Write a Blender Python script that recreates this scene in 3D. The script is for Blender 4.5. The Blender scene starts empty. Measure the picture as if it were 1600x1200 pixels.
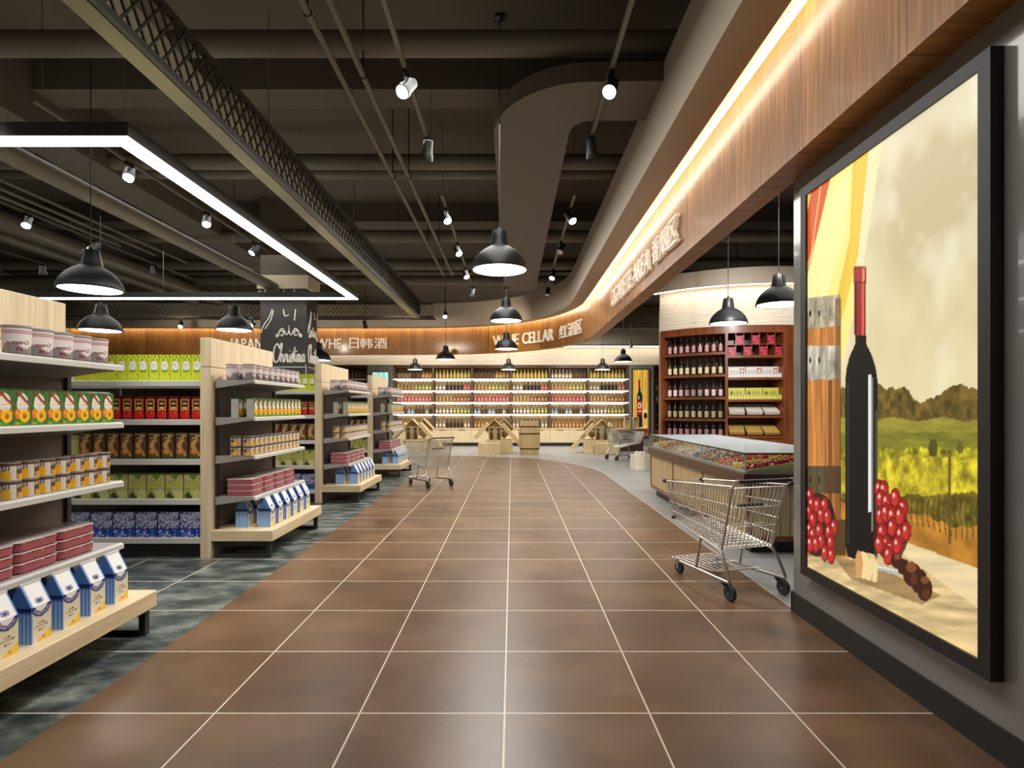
import bpy, math, random
import numpy as np
from mathutils import Vector, Matrix
random.seed(7)
R = math.radians
SC = bpy.context.scene
COL = SC.collection
PI = math.pi

# ------------------------------------------------------------------ helpers
def lin(c):
    c = np.asarray(c, dtype=float) / 255.0
    return np.where(c <= 0.04045, c / 12.92, ((c + 0.055) / 1.055) ** 2.4)

def L4(r, g, b):
    x = lin((r, g, b)); return (float(x[0]), float(x[1]), float(x[2]), 1.0)

class MB:
    """collects shapes, builds ONE mesh object"""
    def __init__(self):
        self.v = []; self.f = []; self.m = []; self.c = []; self.painted = False; self.uv = None
    def add(self, vs, fs, mi=0, col=None):
        b = len(self.v)
        self.v += [tuple(p) for p in vs]
        self.f += [tuple(i + b for i in f) for f in fs]
        self.m += [mi] * len(fs)
        if col is None:
            self.c += [(1, 1, 1)] * len(vs)
        elif len(col) == 3 and np.isscalar(col[0]):
            self.c += [tuple(lin(col))] * len(vs); self.painted = True
        else:
            self.c += [tuple(x) for x in col]; self.painted = True
        return self
    def box(self, x0, x1, y0, y1, z0, z1, mi=0, col=None):
        vs = [(x0,y0,z0),(x1,y0,z0),(x1,y1,z0),(x0,y1,z0),(x0,y0,z1),(x1,y0,z1),(x1,y1,z1),(x0,y1,z1)]
        fs = [(0,3,2,1),(4,5,6,7),(0,1,5,4),(1,2,6,5),(2,3,7,6),(3,0,4,7)]
        return self.add(vs, fs, mi, col)
    def bbox(self, x0, x1, y0, y1, z0, z1, b=0.006, mi=0, col=None):
        """box with chamfered edges"""
        X = (x0, x1); Y = (y0, y1); Z = (z0, z1); vs = []; idx = {}
        for i in (0, 1):
            for j in (0, 1):
                for k in (0, 1):
                    sx, sy, sz = (b if i == 0 else -b), (b if j == 0 else -b), (b if k == 0 else -b)
                    for a, p in enumerate(((X[i], Y[j]+sy, Z[k]+sz), (X[i]+sx, Y[j], Z[k]+sz), (X[i]+sx, Y[j]+sy, Z[k]))):
                        idx[(i, j, k, a)] = len(vs); vs.append(p)
        fs = []
        def q(*ks): fs.append(tuple(idx[k] for k in ks))
        q((0,0,0,0),(0,0,1,0),(0,1,1,0),(0,1,0,0)); q((1,0,0,0),(1,1,0,0),(1,1,1,0),(1,0,1,0))
        q((0,0,0,1),(1,0,0,1),(1,0,1,1),(0,0,1,1)); q((0,1,0,1),(0,1,1,1),(1,1,1,1),(1,1,0,1))
        q((0,0,0,2),(0,1,0,2),(1,1,0,2),(1,0,0,2)); q((0,0,1,2),(1,0,1,2),(1,1,1,2),(0,1,1,2))
        for i in (0, 1):
            for j in (0, 1): q((i,j,0,0),(i,j,0,1),(i,j,1,1),(i,j,1,0))
            for k in (0, 1): q((i,0,k,0),(i,0,k,2),(i,1,k,2),(i,1,k,0))
        for j in (0, 1):
            for k in (0, 1): q((0,j,k,1),(0,j,k,2),(1,j,k,2),(1,j,k,1))
        for i in (0, 1):
            for j in (0, 1):
                for k in (0, 1): q((i,j,k,0),(i,j,k,1),(i,j,k,2))
        return self.add(vs, fs, mi, col)
    def mbox(self, M, sx, sy, sz, mi=0, col=None):
        n = MB(); n.box(-sx/2, sx/2, -sy/2, sy/2, -sz/2, sz/2)
        return self.add([M @ Vector(p) for p in n.v], n.f, mi, col)
    def tube(self, pts, r, n=8, mi=0, closed=False, cap=True, col=None):
        pts = [Vector(p) for p in pts]; N = len(pts); vs = []; fs = []
        prev = None
        for i, p in enumerate(pts):
            if closed: t = pts[(i+1) % N] - pts[i-1]
            else: t = pts[min(i+1, N-1)] - pts[max(i-1, 0)]
            t.normalize()
            if prev is None:
                a = Vector((0,0,1)) if abs(t.z) < 0.9 else Vector((1,0,0))
                u = t.cross(a).normalized()
            else:
                u = (prev - t * prev.dot(t))
                u = u.normalized() if u.length > 1e-6 else t.orthogonal().normalized()
            prev = u; w = t.cross(u)
            rr = r[i] if hasattr(r, '__len__') else r
            for k in range(n):
                a = 2*PI*k/n + PI/n
                vs.append(p + (u*math.cos(a) + w*math.sin(a)) * rr)
        for i in range(N if closed else N-1):
            j = (i+1) % N
            for k in range(n):
                k2 = (k+1) % n
                fs.append((i*n+k, i*n+k2, j*n+k2, j*n+k))
        if cap and not closed:
            fs.append(tuple(range(n))[::-1]); fs.append(tuple((N-1)*n+k for k in range(n)))
        return self.add(vs, fs, mi, col)
    def lathe(self, prof, n=24, mi=0, c=(0,0,0), col=None, colf=None, M=None, caps=(1,1)):
        vs = []; fs = []; cs = []
        N = len(prof)
        zs = [p[1] for p in prof]; z0 = min(zs); zr = max(max(zs)-z0, 1e-6)
        for i, (r, z) in enumerate(prof):
            for k in range(n):
                a = 2*PI*k/n
                vs.append(Vector((c[0]+r*math.cos(a), c[1]+r*math.sin(a), c[2]+z)))
        if M is not None: vs = [M @ v for v in vs]
        for i in range(N-1):
            for k in range(n):
                k2 = (k+1) % n
                fs.append((i*n+k, i*n+k2, (i+1)*n+k2, (i+1)*n+k))
        if caps[0]: fs.append(tuple(range(n))[::-1])
        if caps[1]: fs.append(tuple((N-1)*n+k for k in range(n)))
        if colf:
            U = np.array([k/n for i in range(N) for k in range(n)]); V = np.array([(prof[i][1]-z0)/zr for i in range(N) for k in range(n)])
            col = lin(colf(U, V))
        return self.add(vs, fs, mi, col)
    def prism(self, poly, axis, a0, a1, mi=0, col=None):
        n = len(poly)
        def P(u, v, a): return {'x': (a,u,v), 'y': (u,a,v), 'z': (u,v,a)}[axis]
        vs = [P(u,v,a0) for u,v in poly] + [P(u,v,a1) for u,v in poly]
        fs = [tuple(range(n)), tuple(range(2*n-1, n-1, -1))] + [(i, i+n, (i+1)%n+n, (i+1)%n) for i in range(n)]
        return self.add(vs, fs, mi, col)
    def grid(self, o, du, dv, nu, nv, colf, mi=0):
        o, du, dv = Vector(o), Vector(du), Vector(dv)
        us = np.linspace(0, 1, nu+1); vs_ = np.linspace(0, 1, nv+1)
        V, U = np.meshgrid(vs_, us, indexing='ij')
        oa, ua, va = np.array(o), np.array(du), np.array(dv)
        pts = oa + U.reshape(-1,1)*ua + V.reshape(-1,1)*va
        fs = [(j*(nu+1)+i, j*(nu+1)+i+1, (j+1)*(nu+1)+i+1, (j+1)*(nu+1)+i) for j in range(nv) for i in range(nu)]
        cols = lin(np.clip(colf(U.reshape(-1), V.reshape(-1)), 0, 255))
        return self.add([tuple(p) for p in pts], fs, mi, [tuple(c) for c in cols])
    def ball(self, c, r, mi=0, seg=8, rings=5, col=None, sc=(1,1,1)):
        vs = []; fs = []
        vs.append((c[0], c[1], c[2]-r*sc[2]))
        for i in range(1, rings):
            a = -PI/2 + PI*i/rings
            for k in range(seg):
                b = 2*PI*k/seg
                vs.append((c[0]+r*sc[0]*math.cos(a)*math.cos(b), c[1]+r*sc[1]*math.cos(a)*math.sin(b), c[2]+r*sc[2]*math.sin(a)))
        vs.append((c[0], c[1], c[2]+r*sc[2])); T = len(vs)-1
        for k in range(seg):
            k2 = (k+1) % seg
            fs.append((0, 1+k2, 1+k)); fs.append((T, T-seg+k, T-seg+k2))
            for i in range(rings-2):
                fs.append((1+i*seg+k, 1+i*seg+k2, 1+(i+1)*seg+k2, 1+(i+1)*seg+k))
        return self.add(vs, fs, mi, col)
    def xf(self, M):
        self.v = [tuple(M @ Vector(p)) for p in self.v]; return self
    def mesh(self, name, mats, angle=35):
        me = bpy.data.meshes.new(name)
        me.from_pydata(self.v, [], self.f)
        for m in mats: me.materials.append(m)
        me.polygons.foreach_set('material_index', self.m)
        me.polygons.foreach_set('use_smooth', [True]*len(self.f))
        if self.painted:
            at = me.color_attributes.new('Col', 'FLOAT_COLOR', 'POINT')
            at.data.foreach_set('color', np.hstack([np.array(self.c, dtype=np.float32), np.ones((len(self.c),1), dtype=np.float32)]).ravel())
        if self.uv is not None:
            l = me.uv_layers.new(name='UVMap')
            l.data.foreach_set('uv', np.array([x for fu in self.uv for uvp in fu for x in uvp], dtype=np.float32))
        me.update(); me.set_sharp_from_angle(angle=R(angle))
        return me
    def build(self, name, mats, parent=None, loc=None, angle=35):
        if not isinstance(mats, (list, tuple)): mats = [mats]
        o = bpy.data.objects.new(name, self.mesh(name, mats, angle)); COL.objects.link(o)
        if parent is not None: o.parent = parent
        if loc is not None: o.location = loc
        return o

def tag(o, label=None, cat=None, group=None, kind=None):
    if label: o['label'] = label
    if cat: o['category'] = cat
    if group: o['group'] = group
    if kind: o['kind'] = kind
    return o
def thing(name, label, cat, loc=(0,0,0), rz=0, group=None):
    o = bpy.data.objects.new(name, None); COL.objects.link(o); o.empty_display_size = 0.1
    o.location = loc; o.rotation_euler = (0,0,rz)
    return tag(o, label, cat, group)
def kids(o): return [c for c in bpy.data.objects if c.parent == o]
KID = {}
def dup(root, parent=None):
    c = root.copy(); COL.objects.link(c); c.parent = parent
    ch = KID.get(root.name)
    if ch is None: ch = [x.name for x in kids(root)]; KID[root.name] = ch
    for n in ch: dup(bpy.data.objects[n], c)
    return c
USED = set()
def place(proto, loc, rz, label, group=None, rx=None, sc=None):
    if proto.name in USED: o = dup(proto)
    else: o = proto; USED.add(proto.name)
    o.location = loc
    o.rotation_euler = rz if hasattr(rz, '__len__') else (0,0,rz)
    if sc: o.scale = sc
    o['label'] = label
    if group: o['group'] = group
    return o
ORD = ['first','second','third','fourth','fifth','sixth','seventh','eighth','ninth','tenth','eleventh','twelfth','thirteenth','fourteenth','fifteenth','sixteenth']
def struct(o): o['kind'] = 'structure'; return o
def catmull(pts, k=6, closed=False):
    P = [Vector(p) for p in pts]; out = []; n = len(P)
    for i in range(n if closed else n-1):
        g = (lambda j: P[j % n]) if closed else (lambda j: P[max(0, min(n-1, j))])
        a, b, c, d = g(i-1), g(i), g(i+1), g(i+2)
        for s in range(k):
            t = s/k
            out.append(0.5*((2*b) + (c-a)*t + (2*a-5*b+4*c-d)*t*t + (3*b-a-3*c+d)*t**3))
    if not closed: out.append(P[-1])
    return out

# ------------------------------------------------------------------ materials
def newmat(name):
    m = bpy.data.materials.new(name); m.use_nodes = True
    nt = m.node_tree; return m, nt, nt.nodes, nt.links, nt.nodes['Principled BSDF']
def mat(name, col, rough=0.5, metal=0.0, coat=0.0, spec=0.5, nscale=0, namt=0.0, bump=0.0):
    m, nt, N, Lk, p = newmat(name)
    c = L4(*col)
    p.inputs['Base Color'].default_value = c; p.inputs['Roughness'].default_value = rough
    p.inputs['Metallic'].default_value = metal; p.inputs['Coat Weight'].default_value = coat
    p.inputs['Specular IOR Level'].default_value = spec
    if nscale:
        tc = N.new('ShaderNodeTexCoord'); no = N.new('ShaderNodeTexNoise'); no.inputs['Scale'].default_value = nscale; no.inputs['Detail'].default_value = 4
        Lk.new(tc.outputs['Object'], no.inputs['Vector'])
        r = N.new('ShaderNodeValToRGB')
        r.color_ramp.elements[0].position = 0.3; r.color_ramp.elements[1].position = 0.7
        r.color_ramp.elements[0].color = tuple(x*(1-namt) for x in c[:3]) + (1,)
        r.color_ramp.elements[1].color = tuple(min(1, x*(1+namt)) for x in c[:3]) + (1,)
        Lk.new(no.outputs['Fac'], r.inputs['Fac']); Lk.new(r.outputs['Color'], p.inputs['Base Color'])
        if bump:
            b = N.new('ShaderNodeBump'); b.inputs['Strength'].default_value = bump; Lk.new(no.outputs['Fac'], b.inputs['Height']); Lk.new(b.outputs['Normal'], p.inputs['Normal'])
    return m
def emis(name, col, strength):
    m, nt, N, Lk, p = newmat(name)
    p.inputs['Base Color'].default_value = (0.8,0.8,0.8,1)
    p.inputs['Emission Color'].default_value = L4(*col); p.inputs['Emission Strength'].default_value = strength
    return m
def wood(name, c1, c2, scale=(18,18,1.2), rough=0.45, coat=0.0, uv=False, plank=0, seam=0, pvar=0.0):
    m, nt, N, Lk, p = newmat(name)
    tc = N.new('ShaderNodeTexCoord'); mp = N.new('ShaderNodeMapping'); mp.inputs['Scale'].default_value = scale
    Lk.new(tc.outputs['UV' if uv else 'Object'], mp.inputs['Vector'])
    n1 = N.new('ShaderNodeTexNoise'); n1.inputs['Scale'].default_value = 1.0; n1.inputs['Detail'].default_value = 6; n1.inputs['Distortion'].default_value = 0.6
    Lk.new(mp.outputs['Vector'], n1.inputs['Vector'])
    r = N.new('ShaderNodeValToRGB'); r.color_ramp.elements[0].position = 0.3; r.color_ramp.elements[1].position = 0.72
    r.color_ramp.elements[0].color = L4(*c1); r.color_ramp.elements[1].color = L4(*c2)
    Lk.new(n1.outputs['Fac'], r.inputs['Fac'])
    out = r.outputs['Color']
    if plank:
        sx = N.new('ShaderNodeSeparateXYZ'); Lk.new(tc.outputs['UV' if uv else 'Object'], sx.inputs[0])
        d = N.new('ShaderNodeMath'); d.operation = 'DIVIDE'; d.inputs[1].default_value = plank; Lk.new(sx.outputs[0], d.inputs[0])
        fl = N.new('ShaderNodeMath'); fl.operation = 'FLOOR'; Lk.new(d.outputs[0], fl.inputs[0])
        wn = N.new('ShaderNodeTexWhiteNoise'); wn.noise_dimensions = '1D'; Lk.new(fl.outputs[0], wn.inputs['W'])
        mr = N.new('ShaderNodeMapRange'); mr.inputs['To Min'].default_value = 1-pvar; mr.inputs['To Max'].default_value = 1+pvar; Lk.new(wn.outputs['Value'], mr.inputs['Value'])
        mx = N.new('ShaderNodeMix'); mx.data_type = 'RGBA'; mx.blend_type = 'MULTIPLY'; mx.inputs['Factor'].default_value = 1
        Lk.new(out, mx.inputs[6]); Lk.new(mr.outputs[0], mx.inputs[7]); out = mx.outputs[2]
        if seam:
            fr = N.new('ShaderNodeMath'); fr.operation = 'FRACT'
            d2 = N.new('ShaderNodeMath'); d2.operation = 'DIVIDE'; d2.inputs[1].default_value = seam; Lk.new(sx.outputs[0], d2.inputs[0]); Lk.new(d2.outputs[0], fr.inputs[0])
            lt = N.new('ShaderNodeMath'); lt.operation = 'LESS_THAN'; lt.inputs[1].default_value = 0.006/seam; Lk.new(fr.outputs[0], lt.inputs[0])
            m2 = N.new('ShaderNodeMix'); m2.data_type = 'RGBA'; Lk.new(lt.outputs[0], m2.inputs['Factor']); Lk.new(out, m2.inputs[6]); m2.inputs[7].default_value = L4(50,28,14); out = m2.outputs[2]
    Lk.new(out, p.inputs['Base Color'])
    p.inputs['Roughness'].default_value = rough; p.inputs['Coat Weight'].default_value = coat; p.inputs['Coat Roughness'].default_value = 0.15
    return m
def paint(name, rough=0.4, coat=0.0, emit=0.0):
    m, nt, N, Lk, p = newmat(name)
    a = N.new('ShaderNodeAttribute'); a.attribute_name = 'Col'
    if emit:
        p.inputs['Base Color'].default_value = (0.02,0.02,0.02,1)
        p.inputs['Specular IOR Level'].default_value = 0.12
        Lk.new(a.outputs['Color'], p.inputs['Emission Color']); p.inputs['Emission Strength'].default_value = emit
    else:
        Lk.new(a.outputs['Color'], p.inputs['Base Color'])
    p.inputs['Roughness'].default_value = rough; p.inputs['Coat Weight'].default_value = coat
    return m
TILE = 0.664; OFF = -0.034
def tilemat(name, stops, nscale, rough=0.22, stretch=1.0, tilevar=0.10, det=0.5):
    m, nt, N, Lk, p = newmat(name)
    def math_(op, a, b=None):
        n = N.new('ShaderNodeMath'); n.operation = op
        for i, x in enumerate((a, b)):
            if x is None: continue
            if isinstance(x, (int, float)): n.inputs[i].default_value = x
            else: Lk.new(x, n.inputs[i])
        return n.outputs[0]
    tc = N.new('ShaderNodeTexCoord'); sx = N.new('ShaderNodeSeparateXYZ'); Lk.new(tc.outputs['Object'], sx.inputs[0])
    cells = []; lines = []
    for ax in (0, 1):
        t = math_('DIVIDE', math_('SUBTRACT', sx.outputs[ax], OFF), TILE)
        cells.append(math_('FLOOR', t))
        f = math_('FRACT', math_('ADD', t, 0.5))
        lines.append(math_('LESS_THAN', math_('ABSOLUTE', math_('SUBTRACT', f, 0.5)), 0.0062))
    lines[0] = math_('MULTIPLY', lines[0], math_('GREATER_THAN', math_('ABSOLUTE', math_('ADD', sx.outputs[0], 2.026)), 0.1))
    g = math_('MAXIMUM', lines[0], lines[1])
    cv = N.new('ShaderNodeCombineXYZ'); Lk.new(cells[0], cv.inputs[0]); Lk.new(cells[1], cv.inputs[1])
    wn = N.new('ShaderNodeTexWhiteNoise'); wn.noise_dimensions = '2D'; Lk.new(cv.outputs[0], wn.inputs['Vector'])
    off = N.new('ShaderNodeVectorMath'); off.operation = 'MULTIPLY_ADD'; Lk.new(wn.outputs['Color'], off.inputs[0]); off.inputs[1].default_value = (7,7,7)
    mp = N.new('ShaderNodeMapping'); mp.inputs['Scale'].default_value = (1, stretch, 1); Lk.new(tc.outputs['Object'], mp.inputs['Vector']); Lk.new(mp.outputs[0], off.inputs[2])
    no = N.new('ShaderNodeTexNoise'); no.inputs['Scale'].default_value = nscale; no.inputs['Detail'].default_value = 4; no.inputs['Roughness'].default_value = det; no.inputs['Distortion'].default_value = 0.0
    Lk.new(off.outputs[0], no.inputs['Vector'])
    r = N.new('ShaderNodeValToRGB')
    while len(r.color_ramp.elements) < len(stops): r.color_ramp.elements.new(0.5)
    for e, (ps, c) in zip(r.color_ramp.elements, stops): e.position = ps; e.color = L4(*c)
    Lk.new(no.outputs['Fac'], r.inputs['Fac'])
    mr = N.new('ShaderNodeMapRange'); mr.inputs['To Min'].default_value = 1-tilevar; mr.inputs['To Max'].default_value = 1+tilevar; Lk.new(wn.outputs['Value'], mr.inputs['Value'])
    mx = N.new('ShaderNodeMix'); mx.data_type = 'RGBA'; mx.blend_type = 'MULTIPLY'; mx.inputs['Factor'].default_value = 1
    Lk.new(r.outputs['Color'], mx.inputs[6]); Lk.new(mr.outputs[0], mx.inputs[7])
    m2 = N.new('ShaderNodeMix'); m2.data_type = 'RGBA'; Lk.new(g, m2.inputs['Factor']); Lk.new(mx.outputs[2], m2.inputs[6]); m2.inputs[7].default_value = L4(225,215,198)
    Lk.new(m2.outputs[2], p.inputs['Base Color'])
    rr = N.new('ShaderNodeMapRange'); rr.inputs['To Min'].default_value = 0.285; rr.inputs['To Max'].default_value = 0.36; Lk.new(no.outputs['Fac'], rr.inputs['Value'])
    Lk.new(rr.outputs[0], p.inputs['Roughness'])
    return m

M = {}
M['brown'] = tilemat('brown_tile', [(0.25,(86,62,44)),(0.5,(110,82,58)),(0.75,(130,101,75))], 1.7, 0.27, 1.25, 0.10, 0.5)
M['slate'] = tilemat('slate_tile', [(0.32,(38,46,46)),(0.46,(74,82,80)),(0.56,(102,110,104)),(0.68,(140,145,138))], 3.2, 0.26, 1.9, 0.1, 0.6)
M['gray'] = tilemat('gray_tile', [(0.3,(150,151,152)),(0.7,(168,168,168))], 1.5, 0.28, 1.0, 0.04)
M['ceiling'] = mat('ceiling_paint', (98,90,78), 0.9, nscale=0.7, namt=0.08)
M['beam'] = mat('beam_paint', (92,84,72), 0.8)
M['pipe'] = mat('pipe_paint', (104,96,82), 0.55)
M['duct'] = mat('duct_paint', (96,86,74), 0.7)
M['wallgray'] = mat('glossy_gray_wall', (142,140,136), 0.14, coat=0.4, nscale=3, namt=0.03)
M['plaster'] = mat('plaster', (150,142,128), 0.8)
M['bulk'] = mat('bulkhead_paint', (164,150,132), 0.5)
M['char'] = mat('charcoal', (44,42,40), 0.5)
M['black'] = mat('black_metal', (22,22,22), 0.35, spec=0.5)
M['shade'] = mat('lamp_enamel', (24,26,26), 0.42, spec=0.35)
M['fascia'] = wood('fascia_wood', (122,72,24), (190,128,54), (44,1.6,1), 0.5, 0.25, uv=True, plank=0.17, seam=0.92, pvar=0.16)
M['pale'] = wood('pale_wood', (214,190,150), (236,216,180), (3,1.5,22), 0.5)
M['palev'] = wood('pale_wood_upright', (212,188,150), (238,220,186), (30,30,1.3), 0.5)
M['crate'] = wood('crate_wood', (214,188,136), (236,214,164), (22,22,2.5), 0.6)
M['barrel'] = wood('barrel_wood', (196,164,108), (228,200,144), (20,20,1.2), 0.55)
M['red_wood'] = wood('mahogany', (104,50,24), (146,78,42), (16,16,1.5), 0.35, 0.3)
M['dk_wood'] = wood('dark_wood', (66,42,30), (92,60,44), (20,2,2), 0.35, 0.2)
M['cab'] = wood('cabinet_front', (216,196,156), (232,214,176), (12,12,1.0), 0.5)
M['shelfback'] = wood('shelf_back', (176,150,110), (204,178,134), (14,14,1.0), 0.55)
M['upright'] = mat('shelf_upright', (92,74,58), 0.5)
M['steel'] = mat('shelf_steel', (158,154,150), 0.38, nscale=30, namt=0.03)
M['rail'] = mat('price_rail', (206,204,198), 0.35)
M['plate'] = mat('back_plate', (112,98,90), 0.5)
M['chrome'] = mat('cart_chrome', (226,220,210), 0.3, metal=0.7)
M['galv'] = mat('cart_tube', (196,192,186), 0.32, metal=0.9)
M['rubber'] = mat('rubber', (52,54,56), 0.6)
M['plastic'] = mat('dark_plastic', (46,46,46), 0.4)
M['paint'] = paint('printed_card', 0.42)
M['pgloss'] = paint('printed_gloss', 0.15, 0.4)
M['poster'] = paint('backlit_poster', 0.35, emit=1.12)
M['led'] = emis('led_white', (255,252,244), 9.0)
M['cove'] = emis('cove_led', (255,242,218), 15.0); M['cove2'] = emis('header_led', (255,240,214), 7.5)
M['lampglow'] = emis('lamp_glow', (255,252,246), 7.0)
M['lens'] = emis('spot_lens', (255,250,240), 6.0)
M['shelfled'] = emis('shelf_led', (255,246,228), 1.0)
M['letter'] = mat('letter_face', (236,224,206), 0.4)
M['letter'].node_tree.nodes['Principled BSDF'].inputs['Emission Color'].default_value = L4(255,238,214)
M['letter'].node_tree.nodes['Principled BSDF'].inputs['Emission Strength'].default_value = 0.22
M['chalk'] = mat('chalk', (225,220,212), 0.9)
M['board'] = mat('chalkboard', (44,42,39), 0.55, nscale=2.5, namt=0.2)
M['cap'] = mat('capital_stone', (206,192,164), 0.7)
M['header'] = None
def header_mat():
    m, nt, N, Lk, p = newmat('ribbed_white_header')
    p.inputs['Base Color'].default_value = L4(226,216,198); p.inputs['Roughness'].default_value = 0.7
    tc = N.new('ShaderNodeTexCoord'); mp = N.new('ShaderNodeMapping'); mp.inputs['Scale'].default_value = (3,3,26); Lk.new(tc.outputs['Object'], mp.inputs[0])
    n = N.new('ShaderNodeTexNoise'); n.inputs['Scale'].default_value = 1; n.inputs['Detail'].default_value = 3; Lk.new(mp.outputs[0], n.inputs['Vector'])
    b = N.new('ShaderNodeBump'); b.inputs['Strength'].default_value = 0.5; b.inputs['Distance'].default_value = 0.03; Lk.new(n.outputs['Fac'], b.inputs['Height']); Lk.new(b.outputs['Normal'], p.inputs['Normal'])
    return m
M['header'] = header_mat()
def brick_mat():
    m, nt, N, Lk, p = newmat('gray_brick')
    tc = N.new('ShaderNodeTexCoord'); mp = N.new('ShaderNodeMapping'); mp.inputs['Rotation'].default_value = (R(90),0,0); Lk.new(tc.outputs['Object'], mp.inputs[0])
    b = N.new('ShaderNodeTexBrick'); b.inputs['Scale'].default_value = 3.2
    b.inputs['Color1'].default_value = L4(120,114,106); b.inputs['Color2'].default_value = L4(98,94,88); b.inputs['Mortar'].default_value = L4(150,146,138); b.inputs['Mortar Size'].default_value = 0.02
    Lk.new(mp.outputs[0], b.inputs['Vector']); Lk.new(b.outputs['Color'], p.inputs['Base Color']); p.inputs['Roughness'].default_value = 0.85
    return m
M['brick'] = brick_mat()
def glass_mat():
    m, nt, N, Lk, p = newmat('case_glass')
    N.remove(p); out = N['Material Output']
    t = N.new('ShaderNodeBsdfTransparent'); t.inputs['Color'].default_value = (0.93,0.97,0.96,1)
    g = N.new('ShaderNodeBsdfGlossy'); g.inputs['Roughness'].default_value = 0.04
    lw = N.new('ShaderNodeLayerWeight'); lw.inputs['Blend'].default_value = 0.5
    pw_ = N.new('ShaderNodeMath'); pw_.operation = 'POWER'; pw_.inputs[1].default_value = 5.0; Lk.new(lw.outputs['Facing'], pw_.inputs[0])
    ma = N.new('ShaderNodeMath'); ma.operation = 'MULTIPLY_ADD'; ma.inputs[1].default_value = 0.6; ma.inputs[2].default_value = 0.03; Lk.new(pw_.outputs[0], ma.inputs[0])
    mx = N.new('ShaderNodeMixShader'); Lk.new(ma.outputs[0], mx.inputs[0]); Lk.new(t.outputs[0], mx.inputs[1]); Lk.new(g.outputs[0], mx.inputs[2]); Lk.new(mx.outputs[0], out.inputs['Surface'])
    return m
M['glass'] = glass_mat()
def glass_top_mat():
    m = M['glass'].copy(); m.name = 'frosted_case_top'; nt = m.node_tree; out = [n for n in nt.nodes if n.type == 'OUTPUT_MATERIAL'][0]
    src = out.inputs['Surface'].links[0].from_socket; d = nt.nodes.new('ShaderNodeBsdfDiffuse'); d.inputs[0].default_value = L4(214,222,226)
    mx = nt.nodes.new('ShaderNodeMixShader'); mx.inputs[0].default_value = 0.36; nt.links.new(src, mx.inputs[1]); nt.links.new(d.outputs[0], mx.inputs[2]); nt.links.new(mx.outputs[0], out.inputs['Surface']); return m
M['glasstop'] = glass_top_mat()
M['glassedge'] = mat('glass_edge', (110,190,170), 0.2)

# value noise for painted prints
def vnoise(x, y, seed=0):
    xi = np.floor(x).astype(int); yi = np.floor(y).astype(int); xf = x-xi; yf = y-yi
    def h(a, b):
        n = (a*374761393 + b*668265263 + seed*974711) & 0x7fffffff
        n = ((n ^ (n >> 13)) * 1274126177) & 0x7fffffff
        return ((n ^ (n >> 16)) & 0xffff) / 65535.0
    u = xf*xf*(3-2*xf); v = yf*yf*(3-2*yf)
    return (h(xi,yi)*(1-u)+h(xi+1,yi)*u)*(1-v) + (h(xi,yi+1)*(1-u)+h(xi+1,yi+1)*u)*v
def fbm(x, y, seed=0): return (vnoise(x,y,seed)*0.55 + vnoise(x*2.1,y*2.1,seed+1)*0.28 + vnoise(x*4.3,y*4.3,seed+2)*0.17)
class Canvas:
    def __init__(s, U, V, bg): s.x = U; s.y = V; s.c = np.tile(np.array(bg, float), (len(U),1))
    def put(s, mask, col, a=1.0):
        col = np.asarray(col, float)
        a = np.asarray(a)*np.asarray(mask, float)
        if a.ndim == 0: a = np.full(len(s.x), float(a))
        s.c = s.c*(1-a[:,None]) + (col if col.ndim == 2 else col[None,:])*a[:,None]
    def rect(s, x0, x1, y0, y1, col, a=1.0): s.put((s.x>=x0)&(s.x<=x1)&(s.y>=y0)&(s.y<=y1), col, a)
    def ell(s, cx, cy, rx, ry, col, a=1.0): s.put(((s.x-cx)/rx)**2+((s.y-cy)/ry)**2 <= 1, col, a)
    def poly(s, pts, col, a=1.0): s.put(s.inp(pts), col, a)
    def inp(s, pts):
        ins = np.zeros(len(s.x), bool); n = len(pts)
        for i in range(n):
            x1, y1 = pts[i]; x2, y2 = pts[(i+1)%n]
            if y1 == y2: continue
            c = ((y1 > s.y) != (y2 > s.y)) & (s.x < (x2-x1)*(s.y-y1)/(y2-y1)+x1)
            ins ^= c
        return ins

def text_mb(txt, size, extrude=0.0, bevel=0.0, align='LEFT', offset=0.0):
    cu = bpy.data.curves.new('txt', 'FONT'); cu.body = txt; cu.size = size; cu.extrude = extrude; cu.bevel_depth = bevel; cu.align_x = align; cu.resolution_u = 3; cu.offset = offset
    ob = bpy.data.objects.new('txt', cu); COL.objects.link(ob)
    dg = bpy.context.evaluated_depsgraph_get(); me = bpy.data.meshes.new_from_object(ob.evaluated_get(dg))
    mb = MB(); mb.add([tuple(v.co) for v in me.vertices], [tuple(p.vertices) for p in me.polygons])
    bpy.data.objects.remove(ob); bpy.data.curves.remove(cu); bpy.data.meshes.remove(me)
    return mb

# ------------------------------------------------------------------ camera
cam = bpy.data.cameras.new('camera'); camo = bpy.data.objects.new('camera', cam); COL.objects.link(camo)
H = 1.4; F = 894.0
camo.location = (0,0,H); camo.rotation_euler = (R(90),0,0)
cam.sensor_width = 36; cam.lens = F/1600*36; cam.shift_y = 37/1600; cam.clip_start = 0.05
SC.camera = camo
SC.view_settings.view_transform = 'Standard'
def inframe(x, y, m=20): return y > 0.3 and -m < 800 + x*F/y < 1600+m

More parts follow.
